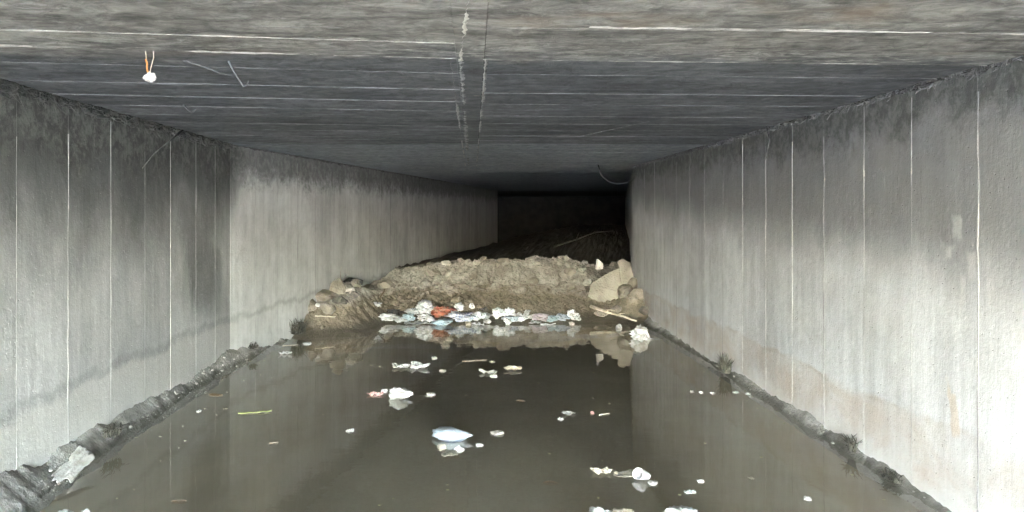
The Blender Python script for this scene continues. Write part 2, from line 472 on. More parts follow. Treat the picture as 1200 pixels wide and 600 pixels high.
# ---- walls, each a thing with its cast panels and the mortar fins between them
def fin_mesh(name, z0, z1, wid, dep, rng, n=15):
    """thin irregular vertical fin; local: x along wall, y out of wall, z up"""
    vs_, fs = [], []
    for k in range(n):
        z = lerp(z0, z1, k / (n - 1))
        w_ = wid * rng.uniform(0.45, 1.15); d_ = 0.0016 * rng.uniform(0.6, 1.3); o = rng.uniform(-0.25, 0.25) * wid
        vs_ += [(o - w_ / 2, -0.0016, z), (o - w_ * 0.2, d_, z), (o + w_ * 0.2, d_, z), (o + w_ / 2, -0.0016, z)]
    for k in range(n - 1):
        a_ = k * 4
        fs += [(a_ + q, a_ + q + 1, a_ + q + 5, a_ + q + 4) for q in range(3)]
    return mesh_of(name, vs_, fs)

def build_wall(name, p0, p1, joints, mat, fin_mat, label, seed, z0=-0.43, fins=None, zt=CEIL + 0.03):
    """p0->p1 is the foot line seen with the tunnel on its left hand (local +y points into the tunnel)"""
    rng = random.Random(seed)
    p0, p1 = Vector(p0), Vector(p1)
    L = (p1 - p0).length
    rz = math.atan2(p1.y - p0.y, p1.x - p0.x)
    root = empty(name, (p0.x, p0.y, 0), rz)
    tag(root, label, 'wall', kind='thing')
    link('core', box_mesh('core', 0, L, -0.38, -0.045, z0, zt + 0.02), M['back'], root)
    js = [0.0] + list(joints) + [L]
    for i in range(len(js) - 1):
        off = rng.uniform(-0.001, 0.0008); off2 = rng.uniform(-0.001, 0.0008)
        a_, b_ = js[i] + 0.0006, js[i + 1] - 0.0006
        me = mesh_of('panel', [(a_, -0.06, z0), (b_, -0.06, z0), (b_, off2, z0), (a_, off, z0), (a_, -0.06, zt), (b_, -0.06, zt), (b_, off2, zt), (a_, off, zt)], BOXF)
        o = link('panel', me, mat, root)
        bv = o.modifiers.new('bevel', 'BEVEL'); bv.width = 0.0018; bv.segments = 1
    for i, j in enumerate(joints):
        wd, dp = (fins[i] if fins else (rng.uniform(0.006, 0.014), 0.0015))
        f = link('joint_fin', fin_mesh('joint_fin', 0.0, CEIL - rng.uniform(0.02, 0.3), wd, dp, rng), M['ridge_b'] if (fin_mat is M['ridge_l'] and wd > 0.0135 and fins) else fin_mat, root)
        f.location = (j, 0, 0)
    return root, L, rz

# right wall: runs from the mouth to its bend (tunnel on the left hand when walking +Y)
rj = [y - YPORT for y in (-6.3, -5.7, -5.1, -4.5, -3.9, -3.3, -2.7, -2.1, -1.5, -0.9, -0.3, 0.3, 0.95, 1.55, 2.15, 2.75, 3.35, 3.98, 4.58, 5.14, 5.73, 6.30, 6.87, 7.46, 8.05, 8.70, 9.3, 9.9, 10.5, 11.1, 11.75) if y > YPORT + 0.2]
rng = random.Random(5)
rf = [(rng.uniform(0.006, 0.011), 0.0012) for _ in rj]
for y_, wd in ((3.98, 0.022), (5.14, 0.009), (5.73, 0.014), (6.87, 0.020), (8.05, 0.018), (4.58, 0.004), (6.30, 0.010)):
    rf[[abs(j + YPORT - y_) < 0.01 for j in rj].index(True)] = (wd, 0.0018)
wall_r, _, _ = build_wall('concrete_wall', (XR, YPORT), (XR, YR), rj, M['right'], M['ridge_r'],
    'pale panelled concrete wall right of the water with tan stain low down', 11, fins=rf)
LR2 = 27.5
pr2 = (XR + BEND * LR2, YR + LR2)
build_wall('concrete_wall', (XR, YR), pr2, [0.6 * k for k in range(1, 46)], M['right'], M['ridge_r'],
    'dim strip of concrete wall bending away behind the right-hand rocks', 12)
# left wall: walk -Y so that the tunnel is on the left hand
lj_y = (-6.3, -5.7, -5.1, -4.5, -3.9, -3.3, -2.7, -2.1, -1.5, -0.9, -0.3, 0.3, 0.9, 1.5, 2.1, 2.7, 3.3, 3.9, 4.53, 5.11, 5.71, 6.30, 6.83, 7.46, 8.01)
lj = sorted(YL - y for y in lj_y if y > YPORT + 0.2)
lf = []
for j in lj:
    y_ = YL - j
    lf.append({5.11: (0.020, 0.006), 5.71: (0.014, 0.004), 4.53: (0.010, 0.001), 6.30: (0.006, 0.001), 6.83: (0.005, 0.001), 7.46: (0.012, 0.003), 8.01: (0.006, 0.0015)}.get(round(y_, 2), (0.010, 0.002)))
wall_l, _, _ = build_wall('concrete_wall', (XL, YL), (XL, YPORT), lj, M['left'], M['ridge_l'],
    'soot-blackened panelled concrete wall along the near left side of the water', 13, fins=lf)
p_end = (xl(YEND), YEND)
Ll = math.hypot(p_end[0] - XL, YEND - YL)
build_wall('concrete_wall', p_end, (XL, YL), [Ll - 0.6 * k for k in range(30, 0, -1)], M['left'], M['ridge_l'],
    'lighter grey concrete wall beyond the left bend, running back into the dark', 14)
# the chamber beyond, its darkness put into the wall colour
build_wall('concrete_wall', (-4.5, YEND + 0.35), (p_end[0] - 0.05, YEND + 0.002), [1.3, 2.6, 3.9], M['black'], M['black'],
    'shade-darkened return wall of the unlit chamber past the left wall end', 15)
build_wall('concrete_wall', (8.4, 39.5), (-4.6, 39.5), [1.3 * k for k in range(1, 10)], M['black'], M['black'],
    'shade-darkened wall closing the far dark end of the culvert', 16)
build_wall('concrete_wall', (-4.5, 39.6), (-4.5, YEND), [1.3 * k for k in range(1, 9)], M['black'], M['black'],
    'shade-darkened side wall of the unlit far chamber', 17)

# ---- ceiling: roof slab with the strips its boards left, split by a long seam
ceil = link('ceiling', box_mesh('ceiling', -5.2, 9.5, YPORT, 41, CEIL + 0.028, CEIL + 0.45), M['back'])
tag(ceil, 'sooty board-marked concrete roof of the culvert', kind='structure')
rng = random.Random(21)
SL, SR = 0.14, 0.055             # the strips run slightly askew
SEAM_L, SEAM_R = -0.075, 0.045
def ribbon(name, p0, p1, wid, dep, mat, parent, rng, z=CEIL, breaks=0.0, seg=0.035):
    """irregular lime fin hanging from a joint"""
    p0, p1 = Vector((*p0, 0)), Vector((*p1, 0))
    d = p1 - p0; n = max(4, int(d.length / seg)); d_n = d.normalized(); s = Vector((-d_n.y, d_n.x, 0))
    vs_, fs = [], []
    ph = rng.uniform(0, 99)
    for k in range(n + 1):
        t = k / n; p = p0 + d * t
        q = mnoise.noise(Vector((t * d.length * 1.7 + ph, 0.3, ph)))
        w_ = wid * max(0.12, 0.75 + q * 1.1 + rng.uniform(-0.3, 0.3))
        dz = dep * max(0.1, 0.7 + q * 0.9 + rng.uniform(-0.3, 0.3))
        if q < breaks - 0.5: w_ *= 0.15; dz *= 0.1
        o = s * rng.uniform(-0.2, 0.2) * wid
        vs_ += [p + o - s * w_ / 2 + Vector((0, 0, z + 0.002)), p + o + Vector((0, 0, z - dz * 0.45)), p + o + s * w_ / 2 + Vector((0, 0, z + 0.002))]
    for k in range(n):
        a_ = k * 3
        fs += [(a_, a_ + 3, a_ + 4, a_ + 1), (a_ + 1, a_ + 4, a_ + 5, a_ + 2)]
    return link(name, mesh_of(name, vs_, fs), mat, parent)

left_lines = [-6.4, -5.9, -5.4, -4.9, -4.4, -3.9, -3.4, -2.9, -2.4, -1.9, -1.4, -0.9, -0.4, 0.1, 0.6, 1.1, 1.6, 2.15, 2.68, 3.38, 3.72, 4.16, 4.72, 5.24, 5.72, 6.24, 6.75, 7.25, 7.85, 8.46]
right_lines = [-6.4, -5.9, -5.4, -4.9, -4.4, -3.9, -3.4, -2.9, -2.4, -1.9, -1.4, -0.9, -0.4, 0.1, 0.6, 1.1, 1.6, 2.1, 2.58, 3.08, 3.74, 4.17, 4.83, 5.32, 5.98, 6.5, 7.0, 7.55, 8.05, 8.50]
left_lines = [YPORT + 0.4] + [v for v in left_lines if v > YPORT + 0.6]
right_lines = [YPORT + 0.15] + [v for v in right_lines if v > YPORT + 0.4]
y_ = 8.46
while y_ < 27.5:
    y_ += rng.uniform(0.5, 0.7); left_lines.append(y_); right_lines.append(y_ + rng.uniform(-0.1, 0.12))
def strip_quad(side, ya, yb):
    if side == 'l':
        x0, x1, sl = (-2.75 if ya < 8.3 else -2.9), SEAM_L, (SL if ya < 8.3 else 0.03)
    else:
        x0, x1, sl = SEAM_R, max(2.7, xr(yb) + 0.3), (SR if ya < 8.3 else 0.03)
    slb = SL if (side == 'l' and yb < 8.4) else (SR if (side == 'r' and yb < 8.45) else 0.03)
    gp = 0.003
    return [(x0, ya + sl * x0 + gp), (x1, ya + sl * x1 + gp), (x1, yb + slb * x1 - gp), (x0, yb + slb * x0 - gp)]
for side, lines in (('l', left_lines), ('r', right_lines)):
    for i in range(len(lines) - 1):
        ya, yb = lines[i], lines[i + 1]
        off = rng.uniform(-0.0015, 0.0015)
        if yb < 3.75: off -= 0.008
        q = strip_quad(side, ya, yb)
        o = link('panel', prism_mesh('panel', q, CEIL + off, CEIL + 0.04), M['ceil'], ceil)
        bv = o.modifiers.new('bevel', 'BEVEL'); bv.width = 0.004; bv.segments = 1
        if yb > 1.5:
            thick = {('l', 3.38): (0.017, 0.006, 'ridge_w', 0.0), ('l', 3.72): (0.055, 0.010, 'ridge_w', 0.40), ('r', 3.08): (0.036, 0.008, 'ridge_w', 0.30), ('r', 3.74): (0.022, 0.005, 'ridge_w', 0.42)}.get((side, yb))
            wd, dp, mt, br = thick or (rng.uniform(0.006, 0.012) * (1 + 0.045 * yb), rng.uniform(0.002, 0.0035), 'ridge_c', rng.uniform(0.05, 0.35))
            if yb > 8.6: wd *= 0.8
            e0, e1 = q[3], q[2]
            if side == 'r' and yb < 3.2: e0 = (e0[0] + 0.4, e0[1])
            e0 = (max(e0[0], -2.6), e0[1])
            ribbon('joint_ridge', e0, e1, wd, dp, M[mt], ceil, rng, z=CEIL + off, breaks=br)
# the long seam down the middle
for ya, yb, dz in ((YPORT + 0.2, 3.70, -0.011), (3.702, 27.4, -0.0035)):
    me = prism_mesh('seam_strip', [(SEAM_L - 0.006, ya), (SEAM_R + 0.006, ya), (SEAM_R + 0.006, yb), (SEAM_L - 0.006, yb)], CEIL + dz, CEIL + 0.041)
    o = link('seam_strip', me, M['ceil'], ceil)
    bv = o.modifiers.new('bevel', 'BEVEL'); bv.width = 0.003; bv.segments = 1
for x_, wd in ((SEAM_L, 0.030), (SEAM_R, 0.020), (SEAM_L - 0.05, 0.016)):
    ribbon('seam_ridge', (x_ + 0.015, 3.74), (x_, 12.5), wd, 0.005, M['ridge_s'], ceil, rng, z=CEIL - 0.004, breaks=0.44, seg=0.03)
ribbon('seam_ridge', (0.0, 2.2), (-0.06, 3.74), 0.026, 0.004, M['ridge_w'], ceil, rng, z=CEIL - 0.012, breaks=0.45, seg=0.03)
# a scratched diagonal line on the roof to the right
ribbon('lime_streak', (1.02, 7.6), (1.40, 6.35), 0.014, 0.004, M['ridge_c'], ceil, rng, z=CEIL - 0.001)

# ---- crust and cobweb fringe in the corners under the roof (parts of their walls)
def corner_fringe(root, y0, y1, x_of, s, mat, web, seed, amp, n_web, wl, zt=CEIL):
    """s = +1 when the tunnel lies on +x of the wall; built in world space, then parented"""
    rng = random.Random(seed)
    nu = int((y1 - y0) / 0.045); nv = 9
    def fn(u, v):
        y = lerp(y0, y1, u)
        dpt = amp * (0.55 + 0.75 * abs(fbm(y * 1.9, 0.0, seed)) + 0.45 * fbm(y * 7, 1.0, seed))
        ang = v * math.pi / 2
        out = dpt * 0.55 * math.sin(ang) + 0.02 * fbm(y * 14, v * 5, seed)
        dn = dpt * 1.2 * math.cos(ang) + 0.03 * fbm(y * 11, v * 4, seed + 3.0)
        out = max(out, -0.004); dn = max(dn, -0.01)
        return (x_of(y) + s * (out + (0.004 if v > 0 else -0.01)), y, zt + 0.012 - dn)
    me = grid_mesh('crust', nu, nv, fn)
    inv = Matrix.Translation(root.location) @ Matrix.Rotation(root.rotation_euler.z, 4, 'Z')
    me.transform(inv.inverted())
    link('crust', me, mat, root, smooth=False)
    bag = Bag()
    for _ in range(n_web):
        y = rng.uniform(y0, y1); base = Vector((x_of(y) + s * rng.uniform(0.0, amp * 0.7), y, zt - rng.uniform(0.0, amp)))
        d = Vector((s * rng.uniform(0.0, 1.0), rng.uniform(-0.8, 0.8), rng.uniform(-1.0, 0.35))).normalized() * wl * rng.uniform(0.4, 1.5)
        mid = base + d * 0.5 + Vector((0, 0, -0.1 * wl)); end = base + d
        r = rng.uniform(0.0010, 0.0024)
        bag.add(*tube_geo([base, mid, end], [r, r * 0.8, r * 0.2], 3))
    me = bag.mesh('cobweb'); me.transform(inv.inverted())
    tag(link('cobweb', me, web, root), kind='stuff')
corner_fringe(wall_l, 2.2, 8.5, lambda y: XL, 1, M['crust_l'], M['web_d'], 31, 0.075, 500, 0.06)
corner_fringe(wall_r, 2.2, 12.5, lambda y: XR, -1, M['crust_r'], M['web'], 32, 0.04, 900, 0.035)
wl2 = [o for o in col.objects if o.name.startswith('concrete_wall') and o.get('label', '').startswith('lighter')][0]
corner_fringe(wl2, 8.55, 19, xl, 1, M['crust_r'], M['web'], 33, 0.03, 250, 0.03)

# ---- the dam of earth across the channel and the fill behind it
def h_dam(x, y):
    c = interp(x, [(-2.4, 0.40), (-1.85, 0.42), (-1.5, 0.50), (-1.0, 0.62), (-0.4, 0.70), (0.68, 0.775), (1.58, 0.745), (2.03, 0.68), (2.8, 0.60)])
    c += 0.05 * fbm(x * 2.6, 3.0)
    yf = 11.66 + 0.10 * fbm(x * 1.1, 9.0) + 0.06 * fbm(x * 4, 2.0)
    t = y - yf
    z = interp(t, [(-2.5, -0.4), (-0.45, -0.03), (-0.3, 0.02), (0.0, 0.07), (0.25, 0.18), (0.9, 0.29), (1.5, 0.43), (2.05, c * 0.90), (2.35, c), (2.7, c * 0.96), (4.2, 0.56), (6.0, 0.56)])
    hl = (0.56 + 0.10 * fbm(y * 2.2, 8.0)) * math.exp(-(abs(x - xl(y) - 0.15) / 0.52) ** 3 - (abs(y - 11.6) / 1.15) ** 3) - 0.06
    fl = 0.11 * sstep(-1.1, -1.7, x + 0.25 * fbm(y * 1.2, 4.0)) * sstep(9.8, 10.4, y + 0.2 * fbm(x * 2, 5.0)) - 0.05
    hr = 0.45 * math.exp(-((x - 2.45) / 0.45) ** 2 - ((y - 12.1) / 0.6) ** 2) - 0.06
    z = max(z, hl, fl, hr)
    if y > 15: z = max(z, 0.52 + 0.42 * sstep(14, 20, y) * sstep(-0.6, 2.6, x - 0.12 * (y - 14)))
    if z > 0.03:
        k = min(1.0, z * 4)
        lump = mnoise.voronoi(Vector((x * 5.5, y * 5.5, z * 2)))[0]
        lump2 = mnoise.voronoi(Vector((x * 13, y * 13, z * 5)))[0]
        z += k * (0.07 * fbm(x * 3, y * 3, 1.0, 3) + 0.022 * (0.4 - lump[0]) + 0.022 * (0.4 - lump2[0]) + 0.025 * fbm(x * 16, y * 16, 2.0))
    return z
def dam_pt(u, v):
    y = 9.6 + (5.6 * v / 0.87 if v <= 0.87 else 5.6 + ((v - 0.87) / 0.13) ** 1.6 * 24)
    x = lerp(xl(y) - 0.1, (xr(y) if y < 12 else xr(y) + 0.0) + 0.1, u)
    return (x, y, h_dam(x, y))
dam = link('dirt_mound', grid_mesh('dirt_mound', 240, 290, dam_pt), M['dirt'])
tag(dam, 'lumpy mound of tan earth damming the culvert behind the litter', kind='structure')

# ---- silt banks along the foot of both walls
def bank_mesh(name, side, y0, y1, wfn, hfn, seed, nu=22, step=0.03):
    nv = int((y1 - y0) / step)
    def fn(u, v):
        y = lerp(y0, y1, v)
        xw = XL - 0.03 if side < 0 else XR + 0.03
        wd = wfn(y) * (1 + 0.45 * fbm(y * 1.3, 0.0, seed, 3) + 0.18 * fbm(y * 6, 0.0, seed)) + 0.06
        ht = hfn(y) * (1 + 0.7 * fbm(y * 0.9, 4.0, seed, 3) + 0.25 * fbm(y * 5.5, 4.0, seed)) + (0.06 * math.exp(-((y - 5.98) / 0.14) ** 2) + 0.04 * math.exp(-((y - 5.35) / 0.16) ** 2) if side > 0 else 0.0)
        x = xw - side * (u * wd)
        z = ht * (1 - u) ** 0.8 + (0.014 * fbm(x * 7, y * 7, seed) + 0.011 * fbm(x * 26, y * 26, seed)) * (1 if u > 0.03 else 0.6) - 0.05 * u
        return (x, y, z)
    return grid_mesh(name, nu, nv, fn)
o = link('silt_bank', bank_mesh('silt_bank', -1, 1.5, 10.6, lambda y: interp(y, [(3, 0.28), (4.2, 0.20), (6, 0.12), (8, 0.11), (9.5, 0.22), (10.5, 0.4)]), lambda y: interp(y, [(3, 0.22), (4.2, 0.18), (6, 0.12), (8, 0.11), (10.5, 0.18)]), 41.0), M['bank'], smooth=True)
tag(o, 'crumbling grey silt ledge along the foot of the left wall', kind='structure')
o = link('silt_bank', bank_mesh('silt_bank', 1, 1.5, 11.6, lambda y: interp(y, [(3, 0.03), (5, 0.04), (7, 0.045), (9, 0.04), (11.5, 0.16)]), lambda y: interp(y, [(3, 0.03), (5, 0.08), (7, 0.09), (9, 0.05), (11.5, 0.10)]), 42.0), M['bank'], smooth=True)
tag(o, 'narrow dark silt ledge along the foot of the right wall', kind='structure')
WATER_ITEMS = [
    ('scrap', 'plastic_scrap', -0.743, 8.157, 0.210, 0.070, 'dirty', 'left one of two crumpled whitish scraps floating side by side on dark water', 'scrap'),
    ('scrap', 'plastic_scrap', -0.560, 8.157, 0.219, 0.079, 'white', 'right one of two crumpled whitish scraps floating side by side on dark water', 'scrap'),
    ('bit', 'litter_bit', -0.428, 8.679, 0.065, 0.037, 'dirty', 'tiny pale bit floating just above the two whitish scraps', 'litter'),
    ('bit', 'litter_bit', -0.308, 7.983, 0.077, 0.034, 'dirty', 'tiny pale bit floating right of the two whitish scraps', 'litter'),
    ('twig', 'twig', 0.009, 8.530, 0.274, 0.018, 'twig', 'thin dark twig afloat in front of the mound reflection', 'twig'),
    ('bit', 'litter_bit', 0.200, 8.482, 0.064, 0.027, 'sunk', 'dull speck floating right of the thin dark twig', 'litter'),
    ('scrap', 'paper_scrap', 0.152, 7.898, 0.203, 0.059, 'dirty', 'soggy pale scrap floating left of a cream scrap in mid water', 'scrap'),
    ('bit', 'litter_bit', 0.191, 7.735, 0.075, 0.033, 'dirty', 'small pale flake trailing under the soggy pale scrap', 'litter'),
    ('scrap', 'paper_scrap', 0.396, 8.026, 0.189, 0.060, 'cream', 'ragged cream and brown scrap floating in dark mid water', 'scrap'),
    ('scrap', 'plastic_scrap', -0.856, 6.943, 0.149, 0.045, 'pink', 'faded pink scrap floating beside a bright white bag', 'scrap'),
    ('bit', 'litter_bit', -0.789, 7.075, 0.068, 0.038, 'white', 'small white tag at the end of the pink scrap', 'litter'),
    ('bag', 'plastic_bag', -0.627, 6.879, 0.192, 0.111, 'white', 'bright white knotted bag floating right of the pink scrap', 'bag'),
    ('bit', 'litter_bit', -0.372, 6.943, 0.082, 0.037, 'dirty', 'pale bit floating right of the bright white bag', 'litter'),
    ('bit', 'litter_bit', -0.903, 5.809, 0.062, 0.031, 'white', 'lone small white bit floating in left mid water', 'litter'),
    ('bottle', 'plastic_bag', -0.150, 5.612, 0.313, 0.108, 'greyblue', 'puffed grey-blue bag tapering to the right, afloat in mid water', 'bag'),
    ('bit', 'litter_bit', -0.214, 5.389, 0.069, 0.046, 'cream', 'round cream bit floating under the grey-blue bag', 'litter'),
    ('bit', 'litter_bit', -0.097, 5.351, 0.075, 0.046, 'white', 'white bit floating under the grey-blue bag', 'litter'),
    ('scrap', 'plastic_scrap', -0.157, 5.238, 0.135, 0.028, 'sunk', 'murky half-sunk scrap below the grey-blue bag', 'scrap'),
    ('bit', 'litter_bit', 0.041, 5.448, 0.058, 0.023, 'dirty', 'dull bit floating under the tip of the grey-blue bag', 'litter'),
    ('bit', 'litter_bit', 0.172, 5.742, 0.098, 0.031, 'dirty', 'flat pale bit floating right of the grey-blue bag', 'litter'),
    ('scrap', 'plastic_scrap', 0.749, 6.299, 0.122, 0.034, 'grey', 'thin greyish loop of film floating by the right wall reflection', 'scrap'),
    ('bit', 'litter_bit', 0.672, 6.143, 0.059, 0.026, 'grey', 'dim curl of film just under the greyish loop', 'litter'),
    ('bit', 'litter_bit', 0.942, 6.325, 0.034, 0.027, 'pink', 'tiny pinkish speck right of the greyish film loop', 'litter'),
    ('twig', 'twig', 1.035, 6.272, 0.094, 0.013, 'straw', 'short straw floating right of the pinkish speck', 'twig'),
    ('scrap', 'paper_scrap', 0.784, 4.878, 0.125, 0.047, 'cream', 'brownish folded scrap floating left of a white cup piece', 'scrap'),
    ('scrap', 'plastic_scrap', 0.925, 4.847, 0.177, 0.021, 'sunk', 'long half-sunk strip between brown scrap and white cup piece', 'scrap'),
    ('cup', 'cup_piece', 1.041, 4.785, 0.113, 0.082, 'white', 'bright white tilted cup piece floating near lower right', 'cup'),
    ('bit', 'litter_bit', 1.053, 4.680, 0.060, 0.030, 'dirty', 'pale bit at the foot of the white cup piece', 'litter'),
    ('bag', 'plastic_bag', 0.657, 4.170, 0.134, 0.063, 'white', 'white bag at the lower picture edge, left of the pale green one', 'bag'),
    ('bag', 'plastic_bag', 0.782, 4.170, 0.134, 0.058, 'cream', 'pale greenish bag at the lower edge between two white bags', 'bag'),
    ('bag', 'plastic_bag', 1.070, 4.124, 0.186, 0.080, 'white', 'large white bag at the lower edge, rightmost there', 'bag'),
    ('bit', 'litter_bit', 1.347, 4.724, 0.051, 0.020, 'white', 'small white bit right of the cup piece, the upper of two', 'litter'),
    ('scrap', 'plastic_scrap', 1.230, 4.537, 0.078, 0.019, 'grey', 'thin pale sliver floating below the small white bit at right', 'scrap'),
    ('bit', 'litter_bit', 1.856, 4.430, 0.047, 0.028, 'white', 'lone white bit floating near the lower right wall', 'litter'),
    ('leaf', 'dead_leaf', 0.453, 4.694, 0.091, 0.025, 'brown', 'reddish brown sunken leaf in the lower middle water', 'leaf'),
    ('strip', 'plastic_strip', -1.736, 6.325, 0.258, 0.041, 'lime', 'yellow-green plastic strip floating at left', 'strip'),
    ('leaf', 'dead_leaf', -2.247, 6.943, 0.134, 0.030, 'rust', 'orange-brown leaf floating near the left bank', 'leaf'),
    ('bit', 'litter_bit', -2.202, 6.379, 0.048, 0.021, 'dirty', 'tiny pale bit left of the yellow-green strip', 'litter'),
    ('scrap', 'plastic_scrap', -2.108, 8.939, 0.144, 0.048, 'white', 'small white scrap floating by the far left mud', 'scrap'),
    ('twig', 'twig', -2.181, 9.508, 0.183, 0.020, 'straw', 'pale straw lying on water above the small white scrap', 'twig'),
    ('bit', 'litter_bit', -2.013, 9.631, 0.103, 0.041, 'grey', 'grey bit at the edge of the far left mud', 'litter'),
    ('bag', 'plastic_bag', -2.153, 4.193, 0.090, 0.040, 'grey', 'greyish bag end at the lower left edge', 'bag'),
    ('bit', 'litter_bit', -2.052, 4.217, 0.050, 0.041, 'white', 'white knob of plastic at the lower left edge', 'litter'),
    ('leaf', 'dead_leaf', -1.624, 4.391, 0.085, 0.024, 'brown', 'dull brown leaf under water at lower left', 'leaf'),
    ('bit', 'litter_bit', 1.941, 7.075, 0.038, 0.023, 'dirty', 'first pale foam dot from the left in the row by the right wall', 'litter'),
    ('bit', 'litter_bit', 2.008, 7.042, 0.038, 0.023, 'dirty', 'second pale foam dot from the left in the row by the right wall', 'litter'),
    ('bit', 'litter_bit', 2.103, 7.008, 0.053, 0.023, 'dirty', 'third, longer foam dot in the row by the right wall', 'litter'),
    ('bit', 'litter_bit', 2.317, 7.042, 0.060, 0.023, 'dirty', 'pale foam bit right of the dark weed clump', 'litter'),
    ('bit', 'litter_bit', 2.400, 6.976, 0.052, 0.022, 'grey', 'greyish foam bit at the silt ledge right of the weed clump', 'litter'),
    ('bag', 'plastic_bag', 2.083, 10.019, 0.236, 0.215, 'white', 'bright white bag stranded against the right wall below the stick', 'bag'),
    ('strip', 'plastic_strip', 2.219, 9.952, 0.192, 0.043, 'white', 'white strip trailing from the bag at the right wall', 'strip'),
    ('bit', 'litter_bit', 1.985, 10.896, 0.093, 0.105, 'white', 'small white lump between the stick and the stranded bag', 'litter'),
    ('twig', 'twig', -1.382, 5.488, 0.059, 0.012, 'twig', 'short twig afloat in the lower left water', 'twig'),
    ('leaf', 'dead_leaf', 0.396, 6.724, 0.086, 0.022, 'brown', 'small brown leaf in the centre of the water', 'leaf'),
    ('bit', 'litter_bit', 1.667, 4.785, 0.041, 0.015, 'sunk', 'dull speck floating off the right silt ledge', 'litter'),
]
